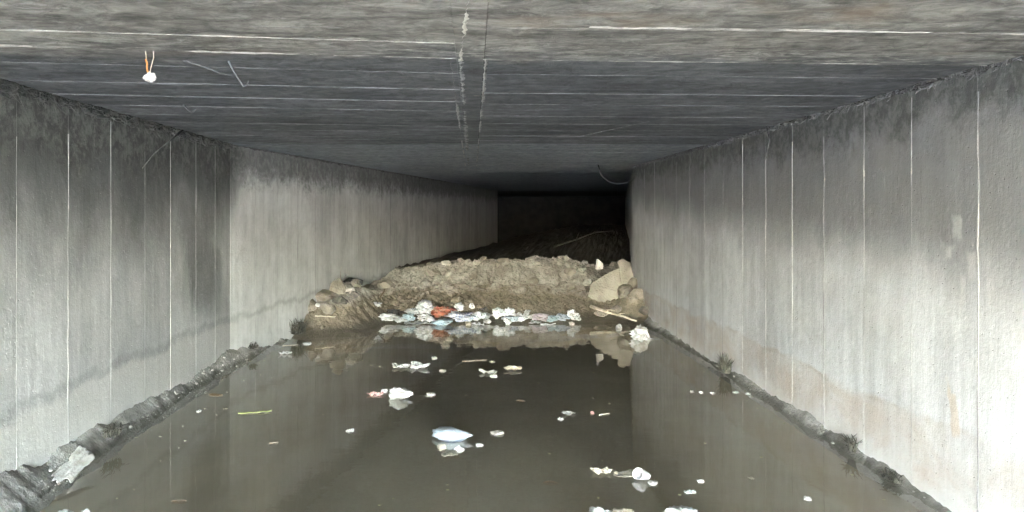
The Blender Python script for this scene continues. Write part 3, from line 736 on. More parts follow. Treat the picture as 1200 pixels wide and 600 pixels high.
SHORE_ITEMS = [
    ('bag', 'plastic_bag', -1.225, 11.430, 0.343, 0.123, 'white', 'long white bag at the left end of the litter line', 'bag'),
    ('bag', 'plastic_bag', -1.413, 11.670, 0.150, 0.075, 'grey', 'small grey bag behind the leftmost long white one', 'bag'),
    ('bag', 'plastic_bag', -1.144, 11.730, 0.251, 0.088, 'black_p', 'black bag behind the long white one in the litter line', 'bag'),
    ('bag', 'plastic_bag', -0.931, 11.430, 0.196, 0.110, 'teal', 'dull teal bag right of the long white one', 'bag'),
    ('scrap', 'plastic_scrap', -0.812, 11.310, 0.364, 0.061, 'grey', 'wet grey film at the water edge under the teal bag', 'scrap'),
    ('bag', 'plastic_bag', -0.890, 11.700, 0.226, 0.100, 'grey', 'grey film heaped behind the dull teal bag', 'bag'),
    ('bag', 'plastic_bag', -0.702, 11.700, 0.276, 0.188, 'film', 'tall crumpled grey film peak left of the red bag', 'bag'),
    ('bag', 'plastic_bag', -0.684, 11.400, 0.244, 0.122, 'white', 'white bag in front of the tall grey film peak', 'bag'),
    ('bag', 'plastic_bag', -0.483, 11.550, 0.272, 0.173, 'red', 'red-orange bag in the litter line', 'bag'),
    ('bag', 'plastic_bag', -0.326, 11.700, 0.176, 0.100, 'maroon', 'dark red bag tucked behind the red-orange one', 'bag'),
    ('bag', 'plastic_bag', -0.171, 11.400, 0.440, 0.147, 'print', 'white bag with blue print right of the red-orange one', 'bag'),
    ('bag', 'plastic_bag', -0.447, 11.280, 0.290, 0.085, 'blue', 'light blue bag at the water edge below the red-orange one', 'bag'),
    ('bag', 'plastic_bag', -0.214, 11.760, 0.151, 0.126, 'film', 'milky film behind the blue-printed bag', 'bag'),
    ('bit', 'foam_ball', -0.025, 11.850, 0.089, 0.089, 'white', 'white foam lump on mud above the litter line', 'litter'),
    ('bag', 'plastic_bag', 0.049, 11.490, 0.197, 0.123, 'film', 'pale film bag right of the blue-printed one', 'bag'),
    ('bit', 'litter_bit', -0.073, 11.280, 0.097, 0.060, 'cream', 'cream bit in the water below the blue-printed bag', 'litter'),
    ('bit', 'litter_bit', 0.194, 11.340, 0.122, 0.073, 'white', 'bright white bit at the water edge in the litter line', 'litter'),
    ('scrap', 'plastic_scrap', 0.238, 11.670, 0.200, 0.050, 'white', 'thin white sheet lying behind the bright white bit', 'scrap'),
    ('bag', 'plastic_bag', 0.359, 11.550, 0.173, 0.161, 'film', 'milky film peak, left of a twin peak, mid litter line', 'bag'),
    ('bag', 'plastic_bag', 0.520, 11.550, 0.173, 0.161, 'film', 'milky film peak, right of its twin, mid litter line', 'bag'),
    ('scrap', 'plastic_scrap', 0.668, 11.550, 0.248, 0.099, 'white', 'folded white sheet right of the two film peaks', 'scrap'),
    ('bag', 'plastic_bag', 0.562, 11.400, 0.293, 0.086, 'greyblue', 'bluish bag in front of the two film peaks', 'bag'),
    ('bag', 'plastic_bag', 0.484, 11.280, 0.109, 0.109, 'white', 'white upright lump in the water below the film peaks', 'bag'),
    ('bag', 'plastic_bag', 0.786, 11.640, 0.100, 0.100, 'grey', 'small grey bag right of the folded white sheet', 'bag'),
    ('scrap', 'plastic_scrap', 0.863, 11.340, 0.219, 0.049, 'grey', 'flat grey film right of the white upright lump', 'scrap'),
    ('bag', 'plastic_bag', 0.965, 11.400, 0.220, 0.122, 'rose', 'pale rose film bag near the right end of the litter line', 'bag'),
    ('bag', 'plastic_bag', 1.139, 11.430, 0.196, 0.098, 'teal', 'blue-grey film between rose bag and white end lump', 'bag'),
    ('bag', 'plastic_bag', 1.277, 11.460, 0.197, 0.098, 'greyblue', 'grey-blue film left of the white end lump', 'bag'),
    ('bag', 'plastic_bag', 1.429, 11.490, 0.160, 0.160, 'white', 'round white lump at the right end of the litter line', 'bag'),
    ('bit', 'litter_bit', 1.390, 11.280, 0.085, 0.060, 'dirty', 'pale bit in the water below the round white lump', 'litter'),
    ('bag', 'plastic_bag', 1.499, 11.460, 0.098, 0.098, 'grey', 'grey scrap right of the round white lump', 'scrap'),
    ('bag', 'plastic_bag', -1.039, 11.400, 0.171, 0.073, 'grey', 'wet grey bag pressed between long white bag and teal one', 'bag'),
    ('scrap', 'plastic_scrap', -0.568, 11.280, 0.218, 0.048, 'grey', 'grey film floating just off the white bag by the red one', 'scrap'),
    ('bag', 'plastic_bag', 0.173, 11.550, 0.173, 0.087, 'grey', 'dull grey bag between pale film bag and film peaks', 'bag'),
    ('scrap', 'plastic_scrap', 0.061, 11.310, 0.218, 0.048, 'film', 'milky film at the water edge below the pale film bag', 'scrap'),
    ('bag', 'plastic_bag', 0.696, 11.400, 0.171, 0.073, 'film', 'milky bag under the folded white sheet', 'bag'),
    ('bag', 'plastic_bag', 0.852, 11.520, 0.148, 0.074, 'dirty', 'dirty white bag left of the pale rose film', 'bag'),
    ('scrap', 'plastic_scrap', 1.052, 11.280, 0.242, 0.048, 'film', 'milky film at the water edge below the rose bag', 'scrap'),
    ('bag', 'plastic_bag', -0.261, 11.610, 0.174, 0.087, 'grey', 'grey bag between dark red and blue-printed ones', 'bag'),
    ('bag', 'plastic_bag', 0.139, 11.760, 0.151, 0.088, 'black_p', 'dark bag behind the pale film bag in the middle', 'bag'),
    ('bag', 'plastic_bag', -0.505, 11.790, 0.126, 0.076, 'black_p', 'dark scrap peeking out above the red-orange bag', 'bag'),
]
ROCKS = [
    ('boulder', -2.106, 11.100, 0.446, 0.476, 0.190, 'rock_b', 'big tan boulder at the top of the left rubble heap'),
    ('rock', -2.201, 10.750, 0.367, 0.230, 0.207, 'rock_b', 'brownish rock left of and below the big tan boulder'),
    ('rock', -1.900, 11.150, 0.357, 0.215, 0.263, 'rock_b', 'brown rock right of the big tan boulder'),
    ('rock', -1.961, 10.700, 0.293, 0.252, 0.138, 'rock_b', 'flat brown rock at the foot of the left rubble heap'),
    ('rock', -1.652, 12.528, 0.338, 0.322, 0.242, 'rock', 'pinkish tan rock on the mound near the left wall'),
    ('rock', -1.743, 11.700, 0.346, 0.201, 0.150, 'rock_b', 'small brown rock between left heap and mound'),
    ('rock', -1.419, 12.854, 0.429, 0.248, 0.124, 'rock', 'tan clod on the left shoulder of the mound'),
    ('rock', -2.274, 10.350, 0.224, 0.177, 0.133, 'rock_g', 'dark wet stone at the left end of the rubble'),
    ('rock', -1.717, 11.200, 0.183, 0.216, 0.096, 'rock_g', 'dark flat stone in the mud below the left rubble'),
    ('rock', -1.834, 10.900, 0.105, 0.187, 0.093, 'rock_g', 'dark wet stone at the mud edge, lowest of the left rubble'),
    ('rock', 2.452, 12.300, 0.440, 0.198, 0.316, 'rock_b', 'brown rock wedged between standing slab and right wall'),
    ('rock', 2.308, 12.100, 0.251, 0.259, 0.195, 'rock_b', 'brown rock under the standing slab by the right wall'),
    ('rock', 2.449, 11.900, 0.146, 0.255, 0.179, 'rock_b', 'rock at the foot of the right wall, lower heap'),
    ('rock', 2.112, 11.800, 0.108, 0.228, 0.126, 'rock_b', 'low brown rock right of the leaning slab foot'),
    ('rock', 1.902, 11.750, 0.038, 0.252, 0.113, 'rock_b', 'low dark brown rock just under the stick'),
    ('rock', 2.488, 11.550, 0.065, 0.198, 0.124, 'rock_g', 'grey stone touching the right wall above the white bag'),
    ('rock', 1.627, 13.436, 0.592, 0.202, 0.115, 'rock', 'tan clod on the crest left of the leaning slab'),
    ('rock', 0.518, 13.811, 0.697, 0.237, 0.118, 'rock', 'tan clod on the middle of the mound crest'),
    ('rock', -0.683, 13.558, 0.626, 0.233, 0.116, 'rock', 'tan clod on the left half of the mound crest'),
    ('rock', 0.973, 13.158, 0.514, 0.197, 0.113, 'rock', 'tan clod halfway up the right half of the mound'),
    ('rock', -0.181, 12.966, 0.460, 0.222, 0.125, 'rock', 'tan clod halfway up the middle of the mound'),
]

# ================================================================== THINGS
def crumple(name, w, h, seed, subdiv=3, depth=0.7, amp=0.35, freq=2.2, knot=0.0):
    """a puffed, creased bag-like body resting on z = 0"""
    bm = bmesh.new(); bmesh.ops.create_icosphere(bm, subdivisions=subdiv, radius=1.0)
    off = Vector((seed * 3.1, seed * 1.7, seed * 0.9))
    for v in bm.verts:
        p = v.co.copy()
        r = 1 + amp * mnoise.fractal(p * freq * 0.6 + off, 1.0, 2.0, 3) - amp * 0.9 * abs(mnoise.noise(p * freq * 1.6 + off)) + amp * 0.5 * abs(mnoise.noise(p * freq * 3.5 - off))
        p *= r
        if knot: p.z *= 1 - knot * 0.55 * max(0, p.x); p.y *= 1 - knot * 0.6 * max(0, p.x)
        v.co = p
    xs = [v.co.x for v in bm.verts]; ys = [v.co.y for v in bm.verts]; zs = [v.co.z for v in bm.verts]
    cx, cy_ = (min(xs) + max(xs)) / 2, (min(ys) + max(ys)) / 2
    kx, ky, kz = w / (max(xs) - min(xs)), w * depth / (max(ys) - min(ys)), h / (max(zs) - min(zs))
    z0 = min(zs)
    for v in bm.verts: v.co = Vector(((v.co.x - cx) * kx, (v.co.y - cy_) * ky, (v.co.z - z0) * kz))
    me = bpy.data.meshes.new(name); bm.to_mesh(me); bm.free(); return me

def sheet(name, w, d, h, seed, nu=14, nv=10, tear=0.32):
    """a thin torn sheet, curled and folded, resting on z = 0"""
    bag = Bag(); top, bot = [], []
    off = seed * 2.3
    vs_ = []
    for layer in (0, 1):
        for j in range(nv):
            for i in range(nu):
                u, v = i / (nu - 1) * 2 - 1, j / (nv - 1) * 2 - 1
                ang = math.atan2(v, u)
                k = 0.78 + tear * mnoise.noise(Vector((math.cos(ang) * 1.6, math.sin(ang) * 1.6, off))) + tear * 0.4 * mnoise.noise(Vector((math.cos(ang) * 5, math.sin(ang) * 5, off)))
                q_ = max(abs(u), abs(v)); k *= lerp(1.0, q_ / max(1e-6, math.hypot(u, v)), 0.75)
                x, y = u * k * w / 2, v * k * d / 2
                z = h * (0.45 + 0.75 * mnoise.noise(Vector((u * 1.5, v * 1.5, off))) + 0.3 * abs(mnoise.noise(Vector((u * 4, v * 4, off)))))
                vs_.append((x, y, max(0.0, z) + (0.0022 if layer == 0 else 0.0)))
    n = nu * nv; fs = []
    for j in range(nv - 1):
        for i in range(nu - 1):
            a_ = j * nu + i
            fs.append((a_, a_ + 1, a_ + nu + 1, a_ + nu)); fs.append((n + a_, n + a_ + nu, n + a_ + nu + 1, n + a_ + 1))
    rim = [i for i in range(nu)] + [j * nu + nu - 1 for j in range(1, nv)] + [(nv - 1) * nu + i for i in range(nu - 2, -1, -1)] + [j * nu for j in range(nv - 2, 0, -1)]
    for a_, b_ in zip(rim, rim[1:] + rim[:1]): fs.append((a_, n + a_, n + b_, b_))
    return mesh_of(name, vs_, fs)

def twig_mesh(name, pts, r0, seed, forks=2, sides=5):
    rng = random.Random(seed); bag = Bag()
    n = 7; P = []
    p0, p1 = Vector(pts[0]), Vector(pts[-1])
    L = (p1 - p0).length
    if len(pts) == 2:
        P = [p0.lerp(p1, k / n) + Vector((rng.uniform(-1, 1), rng.uniform(-1, 1), rng.uniform(-0.4, 0.4))) * L * 0.02 for k in range(n + 1)]
    else: P = [Vector(p) for p in pts]
    m = len(P)
    bag.add(*tube_geo(P, [r0 * (1 - 0.6 * k / (m - 1)) for k in range(m)], sides))
    for _ in range(forks):
        k = rng.randrange(1, m - 1); d = (P[k + 1] - P[k]).normalized()
        e = P[k] + (d + Vector((rng.uniform(-1, 1), rng.uniform(-1, 1), rng.uniform(-0.1, 0.8))) * 0.8).normalized() * L * rng.uniform(0.08, 0.2)
        bag.add(*tube_geo([P[k], (P[k] + e) / 2 + Vector((0, 0, 0.01 * L)), e], [r0 * 0.5, r0 * 0.4, r0 * 0.15], sides))
    return bag.mesh(name)

def cup_mesh(name, w, h, seed):
    """broken tapered cup lying tilted: open shell with a thickness and a torn rim"""
    vs_, fs = [], []; ns = 20; rings = 7
    for layer in (1.0, 0.94):
        for k in range(rings):
            t = k / (rings - 1)
            for s in range(ns):
                a_ = 2 * math.pi * s / ns
                tear = 1.0 - (0.28 * max(0, mnoise.noise(Vector((math.cos(a_) * 2, math.sin(a_) * 2, seed)))) if k == rings - 1 else 0)
                r = lerp(0.32, 0.5, t) * layer * (1 + 0.05 * mnoise.noise(Vector((math.cos(a_) * 2, t * 3, seed))))
                vs_.append((math.cos(a_) * r, math.sin(a_) * r, t * 1.0 * tear + (0.03 if layer < 1 else 0)))
    n = ns * rings
    for k in range(rings - 1):
        for s in range(ns):
            a_, b_ = k * ns + s, k * ns + (s + 1) % ns
            fs.append((a_, b_, b_ + ns, a_ + ns)); fs.append((n + b_, n + a_, n + a_ + ns, n + b_ + ns))
    for s in range(ns):
        a_, b_ = (rings - 1) * ns + s, (rings - 1) * ns + (s + 1) % ns
        fs.append((a_, b_, n + b_, n + a_))
    fs.append(tuple(range(ns - 1, -1, -1))); fs.append(tuple(n + s for s in range(ns)))
    me = mesh_of(name, vs_, fs)
    me.transform(Matrix.Rotation(R(-58), 4, 'Y') @ Matrix.Rotation(R(25), 4, 'X'))
    zs = [v.co.z for v in me.vertices]; xs = [v.co.x for v in me.vertices]
    me.transform(Matrix.Diagonal((w / (max(xs) - min(xs)), w / (max(xs) - min(xs)), h / (max(zs) - min(zs)), 1)))
    zs = [v.co.z for v in me.vertices]
    me.transform(Matrix.Translation((0, 0, -min(zs) - 0.12 * h)))
    return me

def leaf_mesh(name, w, seed):
    nu, nv = 12, 5
    def fn(u, v):
        t = u * 2 - 1; half = 0.28 * w * (1 - t * t) ** 0.8 + 0.002
        return (t * w / 2, (v - 0.5) * 2 * half, 0.004 + 0.10 * w * abs(v - 0.5) * (0.6 + 0.4 * math.sin(t * 3 + seed)))
    return grid_mesh(name, nu, nv, fn)

def strip_mesh(name, w, h, seed):
    nu = 22; vs_, fs = [], []
    for i in range(nu):
        t = i / (nu - 1); x = (t - 0.5) * w
        c = 0.10 * w * mnoise.noise(Vector((t * 2.5, seed, 0)))
        z = 0.006 + h * 0.55 * max(0, mnoise.noise(Vector((t * 3.2, seed, 4.0))) + 0.15)
        hw = 0.055 * w * (0.8 + 0.4 * mnoise.noise(Vector((t * 6, seed, 2.0))))
        vs_ += [(x, c - hw, z), (x, c + hw, z + 0.25 * hw), (x, c + hw, z + 0.25 * hw - 0.003), (x, c - hw, z - 0.003)]
    for i in range(nu - 1):
        a_ = i * 4
        for s in range(4): fs.append((a_ + s, a_ + (s + 1) % 4, a_ + 4 + (s + 1) % 4, a_ + 4 + s))
    fs += [(3, 2, 1, 0), ((nu - 1) * 4, (nu - 1) * 4 + 1, (nu - 1) * 4 + 2, (nu - 1) * 4 + 3)]
    return mesh_of(name, vs_, fs)

def make_litter(kind, name, w, h, mat, seed):
    rng = random.Random(seed)
    if kind == 'bag': me = crumple(name, w * 1.15, h * 1.1, seed, 4 if w > 0.08 else 3, rng.uniform(0.55, 0.95), 0.75, rng.uniform(1.5, 2.4))
    elif kind == 'bottle': me = crumple(name, w, h, seed, 4, 0.5, 0.22, 1.6, knot=0.85)
    elif kind == 'bit': me = crumple(name, w, h, seed, 2, 0.8, 0.45, 2.2)
    elif kind == 'scrap': me = sheet(name, w * 1.15, max(w * 0.75, h * 1.5), h * 0.75, seed)
    elif kind == 'cup': me = cup_mesh(name, w, h, seed)
    elif kind == 'leaf': me = leaf_mesh(name, w, seed)
    elif kind == 'strip': me = strip_mesh(name, w, h, seed)
    elif kind == 'twig': me = twig_mesh(name, [(-w / 2, 0, 0.003), (w / 2, 0.02, 0.006)], max(0.004, h * 0.3), seed, 1)
    return link(name, me, M[mat], smooth=kind in ('bag', 'bottle', 'leaf', 'cup'))

GROUP = {'litter': 'small bits of floating litter', 'scrap': 'torn scraps of plastic and paper', 'bag': 'discarded plastic bags', 'twig': 'twigs and straws', 'leaf': 'dead leaves on the water'}
for i, (kind, name, x, y, w_, h_, mt, label, cat) in enumerate(WATER_ITEMS):
    o = make_litter(kind, name, w_, h_, mt, 100 + i)
    rng = random.Random(900 + i)
    o.rotation_euler = (0, 0, rng.uniform(-0.35, 0.35))
    sink = {'bag': 0.22, 'bottle': 0.28, 'bit': 0.35, 'scrap': 0.10}.get(kind, 0.0) * h_
    if mt == 'sunk' or kind == 'leaf': sink += 0.1 * h_
    o.location = (x, y, -sink)
    tag(o, label, cat, GROUP.get(cat))
for i, (kind, name, x, y, w_, h_, mt, label, cat) in enumerate(SHORE_ITEMS):
    o = make_litter(kind, name, w_, h_, mt, 300 + i)
    rng = random.Random(700 + i)
    o.rotation_euler = (rng.uniform(-0.1, 0.1), rng.uniform(-0.1, 0.1), rng.uniform(-0.3, 0.3))
    o.location = (x, y, max(h_dam(x, y), 0.0) - 0.012)
    tag(o, label, cat, GROUP.get(cat))

# ---- rocks
def rock_mesh(name, w, d, h, seed, subdiv=3):
    bm = bmesh.new(); bmesh.ops.create_icosphere(bm, subdivisions=subdiv, radius=1.0)
    rng = random.Random(seed); off = Vector((seed * 1.3, seed * 0.7, 3.0))
    planes = [(Vector((rng.gauss(0, 1), rng.gauss(0, 1), rng.gauss(0, 1))).normalized(), rng.uniform(0.55, 0.85)) for _ in range(9)]
    for v in bm.verts:
        p = v.co.copy()
        for nrm, dd in planes:
            t = p.dot(nrm)
            if t > dd: p -= nrm * (t - dd) * 0.92
        p *= 1 + 0.10 * mnoise.fractal(p * 2.4 + off, 1.0, 2.0, 4)
        v.co = p
    b = [(min(v.co[k] for v in bm.verts), max(v.co[k] for v in bm.verts)) for k in range(3)]
    for v in bm.verts:
        v.co = Vector([(v.co[k] - (b[k][0] + b[k][1]) / 2) / (b[k][1] - b[k][0]) * s for k, s in enumerate((w, d, h))])
    me = bpy.data.meshes.new(name); bm.to_mesh(me); bm.free(); return me
def bank_top(x, y): return 0.10 if x < 0 else 0.05
for i, (name, x, y, z, w_, h_, mt, label) in enumerate(ROCKS):
    rng = random.Random(500 + i)
    o = link(name, rock_mesh(name, w_ * 1.1, w_ * rng.uniform(0.8, 1.1), h_ * 1.25, 50 + i), M[mt])
    gz = h_dam(x, y) if y > 9.7 else bank_top(x, y)
    o.location = (x, y, min(z, gz + 0.30) * 0.5 + gz * 0.5 + h_ * 0.42 if y > 9.7 else gz + h_ * 0.2)
    if y > 9.7: o.location.z = gz + h_ * 0.12
    o.rotation_euler = (0, 0, rng.uniform(0, 6.28))
    tag(o, label, 'rock', 'loose rocks and clods')

def slab(name, poly, thick, loc, rot, mat, seed, label, cat='rock'):
    """broken slab: outline in local x,z extruded in y, subdivided and chipped"""
    bm = bmesh.new()
    f = bm.faces.new([bm.verts.new((x, 0, z)) for x, z in poly])
    r = bmesh.ops.extrude_face_region(bm, geom=[f])
    for v in [g_ for g_ in r['geom'] if isinstance(g_, bmesh.types.BMVert)]: v.co.y += thick
    bmesh.ops.recalc_face_normals(bm, faces=bm.faces)
    bmesh.ops.bevel(bm, geom=list(bm.edges), offset=0.010, segments=1, affect='EDGES')
    bmesh.ops.triangulate(bm, faces=bm.faces)
    for _ in range(3): bmesh.ops.subdivide_edges(bm, edges=[e for e in bm.edges if e.calc_length() > 0.05], cuts=1)
    for v in bm.verts: v.co += v.co.normalized() * 0.0 + Vector((mnoise.noise(v.co * 6 + Vector((seed, 0, 0))), mnoise.noise(v.co * 6 + Vector((0, seed, 0))), mnoise.noise(v.co * 6 + Vector((0, 0, seed))))) * 0.018 + Vector((0, 1, 0)) * 0.010 * mnoise.noise(v.co * 19)
    me = bpy.data.meshes.new(name); bm.to_mesh(me); bm.free()
    o = link(name, me, mat); o.location = loc; o.rotation_euler = rot
    return tag(o, label, cat, 'loose rocks and clods')
slab('rock_slab', [(-0.29, -0.04), (0.02, -0.09), (0.20, 0.0), (0.28, 0.22), (0.20, 0.63), (0.06, 0.55), (-0.22, 0.34)], 0.18, (2.02, 12.25, 0.17), (R(-24), R(3), R(-8)), M['rock'], 3.0,
     'large smooth tan slab leaning on the right end of the mound')
slab('rock_slab', [(0.0, -0.12), (0.14, -0.10), (0.18, 0.16), (0.10, 0.36), (-0.02, 0.43), (-0.09, 0.36), (-0.04, 0.12)], 0.14, (2.31, 12.46, 0.45), (R(-8), R(6), R(-10)), M['rock'], 8.0,
     'narrow tan slab standing upright behind the leaning one')
slab('concrete_chunk', [(-0.05, -0.03), (0.06, -0.03), (0.06, 0.07), (-0.03, 0.15)], 0.07, (2.02, 12.75, 0.70), (0, 0, R(15)), M['block'], 5.0,
     'small pale triangular chunk on the crest left of the upright slab')

# ---- loose clods all over the mound, too many to count
rng = random.Random(77); bag = Bag()
protos = [rock_mesh('clod', 1, 1, 0.8, 200 + k, 1) for k in range(6)]
pg = [([v.co.copy() for v in p.vertices], [tuple(f.vertices) for f in p.polygons]) for p in protos]
for _ in range(900):
    y = rng.choice((rng.uniform(11.8, 14.4), rng.uniform(13.2, 14.3), rng.uniform(12.8, 14.3), rng.uniform(10.2, 12.2)))
    x = rng.uniform(xl(y) + 0.03, xr(y) - 0.03)
    if y < 11.55 and -1.5 < x < 1.9: continue
    if y > 12.2 and rng.random() > 0.75 + 0.5 * mnoise.noise(Vector((x, y, 5))): continue
    z = h_dam(x, y)
    if z < 0.06: continue
    s = min(0.17, 0.012 * (1.0 / max(0.012, rng.random())) ** 0.72)
    rot = Matrix.Rotation(rng.uniform(0, 6.28), 3, 'Z') @ Matrix.Rotation(rng.uniform(-0.6, 0.6), 3, 'X')
    vv, ff = pg[rng.randrange(6)]
    bag.add([rot @ (v * s) + Vector((x, y, z + s * 0.2)) for v in vv], ff)
tag(link('rubble', bag.mesh('rubble'), M['dirt']), 'small clods strewn over the mound', kind='stuff')
bag = Bag()
for _ in range(320):
    side = rng.random() < 0.68
    y = rng.uniform(2.6, 10.4) if side else rng.uniform(3.5, 11.3)
    x = XL + rng.uniform(0.0, 0.24) ** 1.0 if side else XR - rng.uniform(0, 0.09)
    s = min(0.028, 0.006 * (1.0 / max(0.02, rng.random())) ** 0.6)
    z = (0.11 * (1 - (x - XL) / 0.26) if side else 0.03) + rng.uniform(-0.02, 0.01)
    rot = Matrix.Rotation(rng.uniform(0, 6.28), 3, 'Z') @ Matrix.Rotation(rng.uniform(-0.6, 0.6), 3, 'X')
    vv, ff = pg[rng.randrange(6)]
    bag.add([rot @ (v * s) + Vector((x, y, z)) for v in vv], ff)
tag(link('gravel', bag.mesh('gravel'), M['bank']), 'grit and crumbs along the silt ledges', kind='stuff')

# ---- sticks
def stick(name, pts, r, mt, seed, label, forks=2, cat='stick'):
    b = Vector(pts[0])
    o = link(name, twig_mesh(name, [Vector(p) - b for p in pts], r, seed, forks, 6), M[mt], smooth=True)
    o.location = b
    return tag(o, label, cat, 'twigs and straws' if cat == 'twig' else None)
stick('stick', [(1.74, 11.75, 0.20), (2.28, 11.15, 0.07)], 0.026, 'straw', 1, 'pale thick stick slanting down from the leaning slab to the right wall')
stick('branch', [(1.72, 17.0, 0.86), (2.2, 17.1, 1.0), (2.6, 17.3, 1.14), (3.05, 17.4, 1.19)], 0.022, 'weed', 2, 'bare branch lying in the dark on the fill behind the mound', 3, 'branch')
stick('wooden_stake', [(-1.52, 11.6, 0.08), (-1.36, 12.3, 0.40)], 0.030, 'brown', 3, 'short brownish stake leaning on the left part of the mound', 0)
stick('stick', [(-2.10, 10.55, 0.22), (-1.84, 10.6, 0.20)], 0.014, 'straw', 4, 'short pale stick at the foot of the left rubble', 0)
stick('twig', [(-1.95, 11.6, 0.55), (-1.93, 11.6, 0.80)], 0.006, 'straw', 6, 'thin upright straw behind the left rubble heap', 0, 'twig')
o = link('plastic_bag', crumple('plastic_bag', 0.30, 0.16, 61, 4, 0.6, 0.4, 2.0), M['black_p'], smooth=True); o.location = (-1.78, 11.75, h_dam(-1.78, 11.75) - 0.03)
tag(o, 'black bag lying behind the left rubble heap', 'bag', 'discarded plastic bags')
for x, y, s, lb in ((-2.08, 10.62, 0.06, 'small white scrap stuck in the left rubble'), (-1.84, 11.55, 0.05, 'white speck on the black bag behind the left rubble')):
    o = link('litter_bit', crumple('litter_bit', s, s * 0.9, int(s * 999), 2), M['white']); o.location = (x, y, h_dam(x, y) + (0.06 if s > 0.055 else 0.12))
    tag(o, lb, 'litter', 'small bits of floating litter')
# pale wet sheet on the left ledge
o = link('plastic_sheet', sheet('plastic_sheet', 0.17, 0.50, 0.012, 5, 24, 28, 0.5), M['dirty'], smooth=True)
o.location = (-2.40, 4.80, 0.085); o.rotation_euler = (R(9), R(14), R(4))
tag(o, 'pale flattened plastic sheet lying on the near left silt ledge', 'sheet')

# ---- dead weeds on the ledges
def weed(x, y, z, rad, ht, n, seed, label):
    rng = random.Random(seed); bag = Bag()
    for _ in range(n):
        a_ = rng.uniform(0, 6.28); r = rad * math.sqrt(rng.random()) * 0.7
        b = Vector((math.cos(a_) * r * 0.45, math.sin(a_) * r, 0.0))
        lean = Vector((rng.uniform(-0.35, 0.35), rng.uniform(-0.7, 0.7), 1)).normalized() * ht * rng.uniform(0.3, 1.1)
        m = b + lean * 0.55 + Vector((0, rng.uniform(-0.03, 0.03), 0)); e = b + lean + Vector((rng.uniform(-0.03, 0.03), rng.uniform(-0.06, 0.06), -0.03))
        q = rng.uniform(0.003, 0.0065)
        bag.add(*tube_geo([b, m, e], [q, q * 0.8, q * 0.2], 3))
    o = link('dead_weed', bag.mesh('dead_weed'), M['weed']); o.location = (x, y, z)
    return tag(o, label, 'weed', 'dead weeds on the silt ledges')
weed(-2.44, 5.38, 0.09, 0.14, 0.10, 60, 1, 'dark dead weed on the left ledge just past the pale plastic sheet')
weed(-2.44, 8.8, 0.09, 0.12, 0.09, 45, 4, 'dark dead weed on the left ledge near the wall bend')
weed(-2.20, 10.0, 0.08, 0.26, 0.22, 130, 5, 'thick black dead weed at the left end of the rubble')
weed(2.46, 7.80, 0.03, 0.12, 0.20, 110, 7, 'tall dark dead weed against the right wall by the foam dots')
weed(2.48, 5.22, 0.03, 0.05, 0.14, 45, 8, 'small dark dead weed on the right ledge near the camera')
weed(2.48, 4.72, 0.02, 0.14, 0.07, 60, 9, 'low dark dead weed at the lower right edge')

# ---- things hanging from the roof and walls
hang = empty('hanging_litter', (-1.46, 3.57, CEIL))
tag(hang, 'white plastic scrap dangling on threads from the roof at upper left', 'litter', kind='thing')
o = link('scrap', sheet('scrap', 0.062, 0.058, 0.02, 12, 8, 8), M['dirty'], hang); o.location = (0.014, 0, -0.122); o.rotation_euler = (R(80), R(40), 0)
o = link('ribbon', strip_mesh('ribbon', 0.09, 0.02, 3.0), M['orange'], hang); o.location = (-0.006, 0, -0.082); o.rotation_euler = (R(20), R(78), 0)
for k, (dx, ex) in enumerate(((-0.012, -0.004), (0.022, 0.010))):
    link('thread', twig_mesh('thread', [(dx, 0, 0.01), (dx + 0.004, 0, -0.03), (ex, 0.004, -0.08), (ex, 0, -0.11)], 0.0026, k, 0), M['straw'], hang)
def root(pts, r, label, mt='web', name='hanging_root'):
    b = Vector(pts[0])
    o = link(name, twig_mesh(name, [Vector(p) - b for p in pts], r, int(b.y * 10), 0, 5), M[mt], smooth=True); o.location = b
    return tag(o, label, 'root', 'roots hanging from roof and walls')
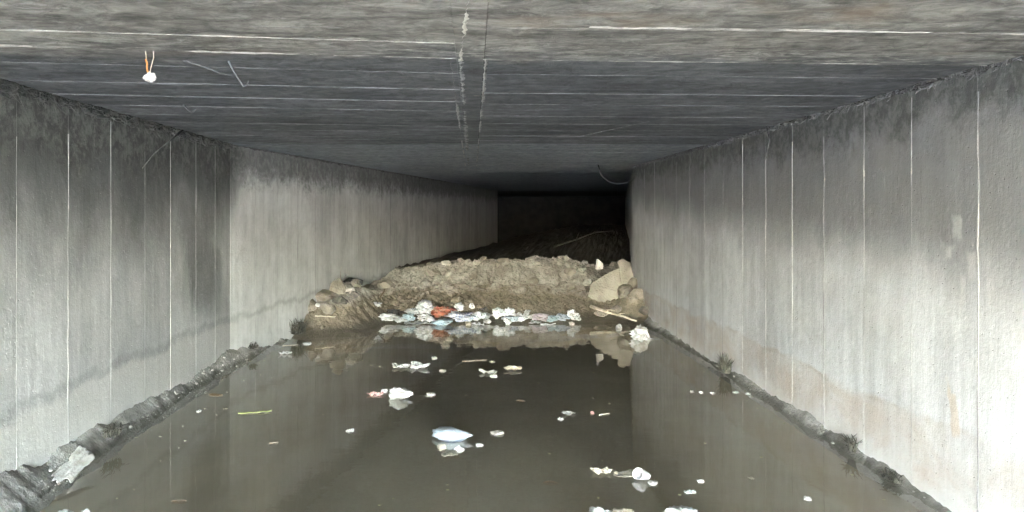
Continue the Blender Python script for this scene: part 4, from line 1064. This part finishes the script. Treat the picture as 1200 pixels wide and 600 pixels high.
root([(-1.18, 3.82, CEIL + 0.01), (-1.15, 3.82, 2.27), (-1.12, 3.82, 2.225), (-1.105, 3.82, 2.200), (-1.085, 3.81, 2.205), (-1.075, 3.80, 2.228)], 0.0035, 'pale hooked root hanging from the roof right of the dangling scrap')
root([(-1.40, 3.80, CEIL + 0.005), (-1.30, 3.82, 2.295), (-1.22, 3.83, 2.265), (-1.16, 3.83, 2.255)], 0.0022, 'thin thread stretched under the roof beside the hooked root')
root([(-1.95, 5.35, CEIL + 0.004), (-1.92, 5.36, 2.28), (-1.89, 5.36, 2.268), (-1.86, 5.35, 2.285)], 0.005, 'short pale curl on the roof near the left wall')
root([(1.93, 12.35, CEIL + 0.01), (1.98, 12.35, 2.16), (2.10, 12.35, 2.06), (2.24, 12.37, 2.03), (2.38, 12.38, 2.05), (2.50, 12.38, 2.12)], 0.007, 'curved root looping from the roof to the far right wall corner')
root([(2.47, 6.72, CEIL + 0.01), (2.49, 6.70, 2.2), (2.495, 6.78, 2.1), (2.50, 6.88, 1.97)], 0.007, 'pale root hanging down the right wall from the roof')
root([(-2.50, 6.85, CEIL - 0.02), (-2.55, 6.6, 2.16), (-2.57, 6.4, 2.06), (-2.585, 6.22, 1.94)], 0.008, 'dusty root slanting down the sooty left wall', 'web_d')

# ---- fine floating flecks, too many to count
rng = random.Random(5150); bag = Bag()
for _ in range(120):
    y = rng.uniform(4.0, 11.2); x = rng.choice((rng.uniform(-2.3, 2.4), rng.gauss(-2.2, 0.2), rng.gauss(2.35, 0.1), rng.gauss(0.2, 0.9)))
    if not -2.4 < x < 2.45: continue
    s_ = rng.uniform(0.003, 0.010); a_ = rng.uniform(0, 6.28); e_ = rng.uniform(0.3, 1.0)
    pts = [Vector((x + math.cos(a_ + q) * s_, y + math.sin(a_ + q) * s_ * e_, 0.0022)) for q in (0, 1.3, 2.2, 3.3, 4.6)]
    bag.add(pts + [p - Vector((0, 0, 0.003)) for p in pts], [(0, 1, 2, 3, 4), (9, 8, 7, 6, 5)] + [(k, k + 5, (k + 1) % 5 + 5, (k + 1) % 5) for k in range(5)])
tag(link('floating_flecks', bag.mesh('floating_flecks'), M['olive']), 'fine flecks of debris drifting on the water', kind='stuff')
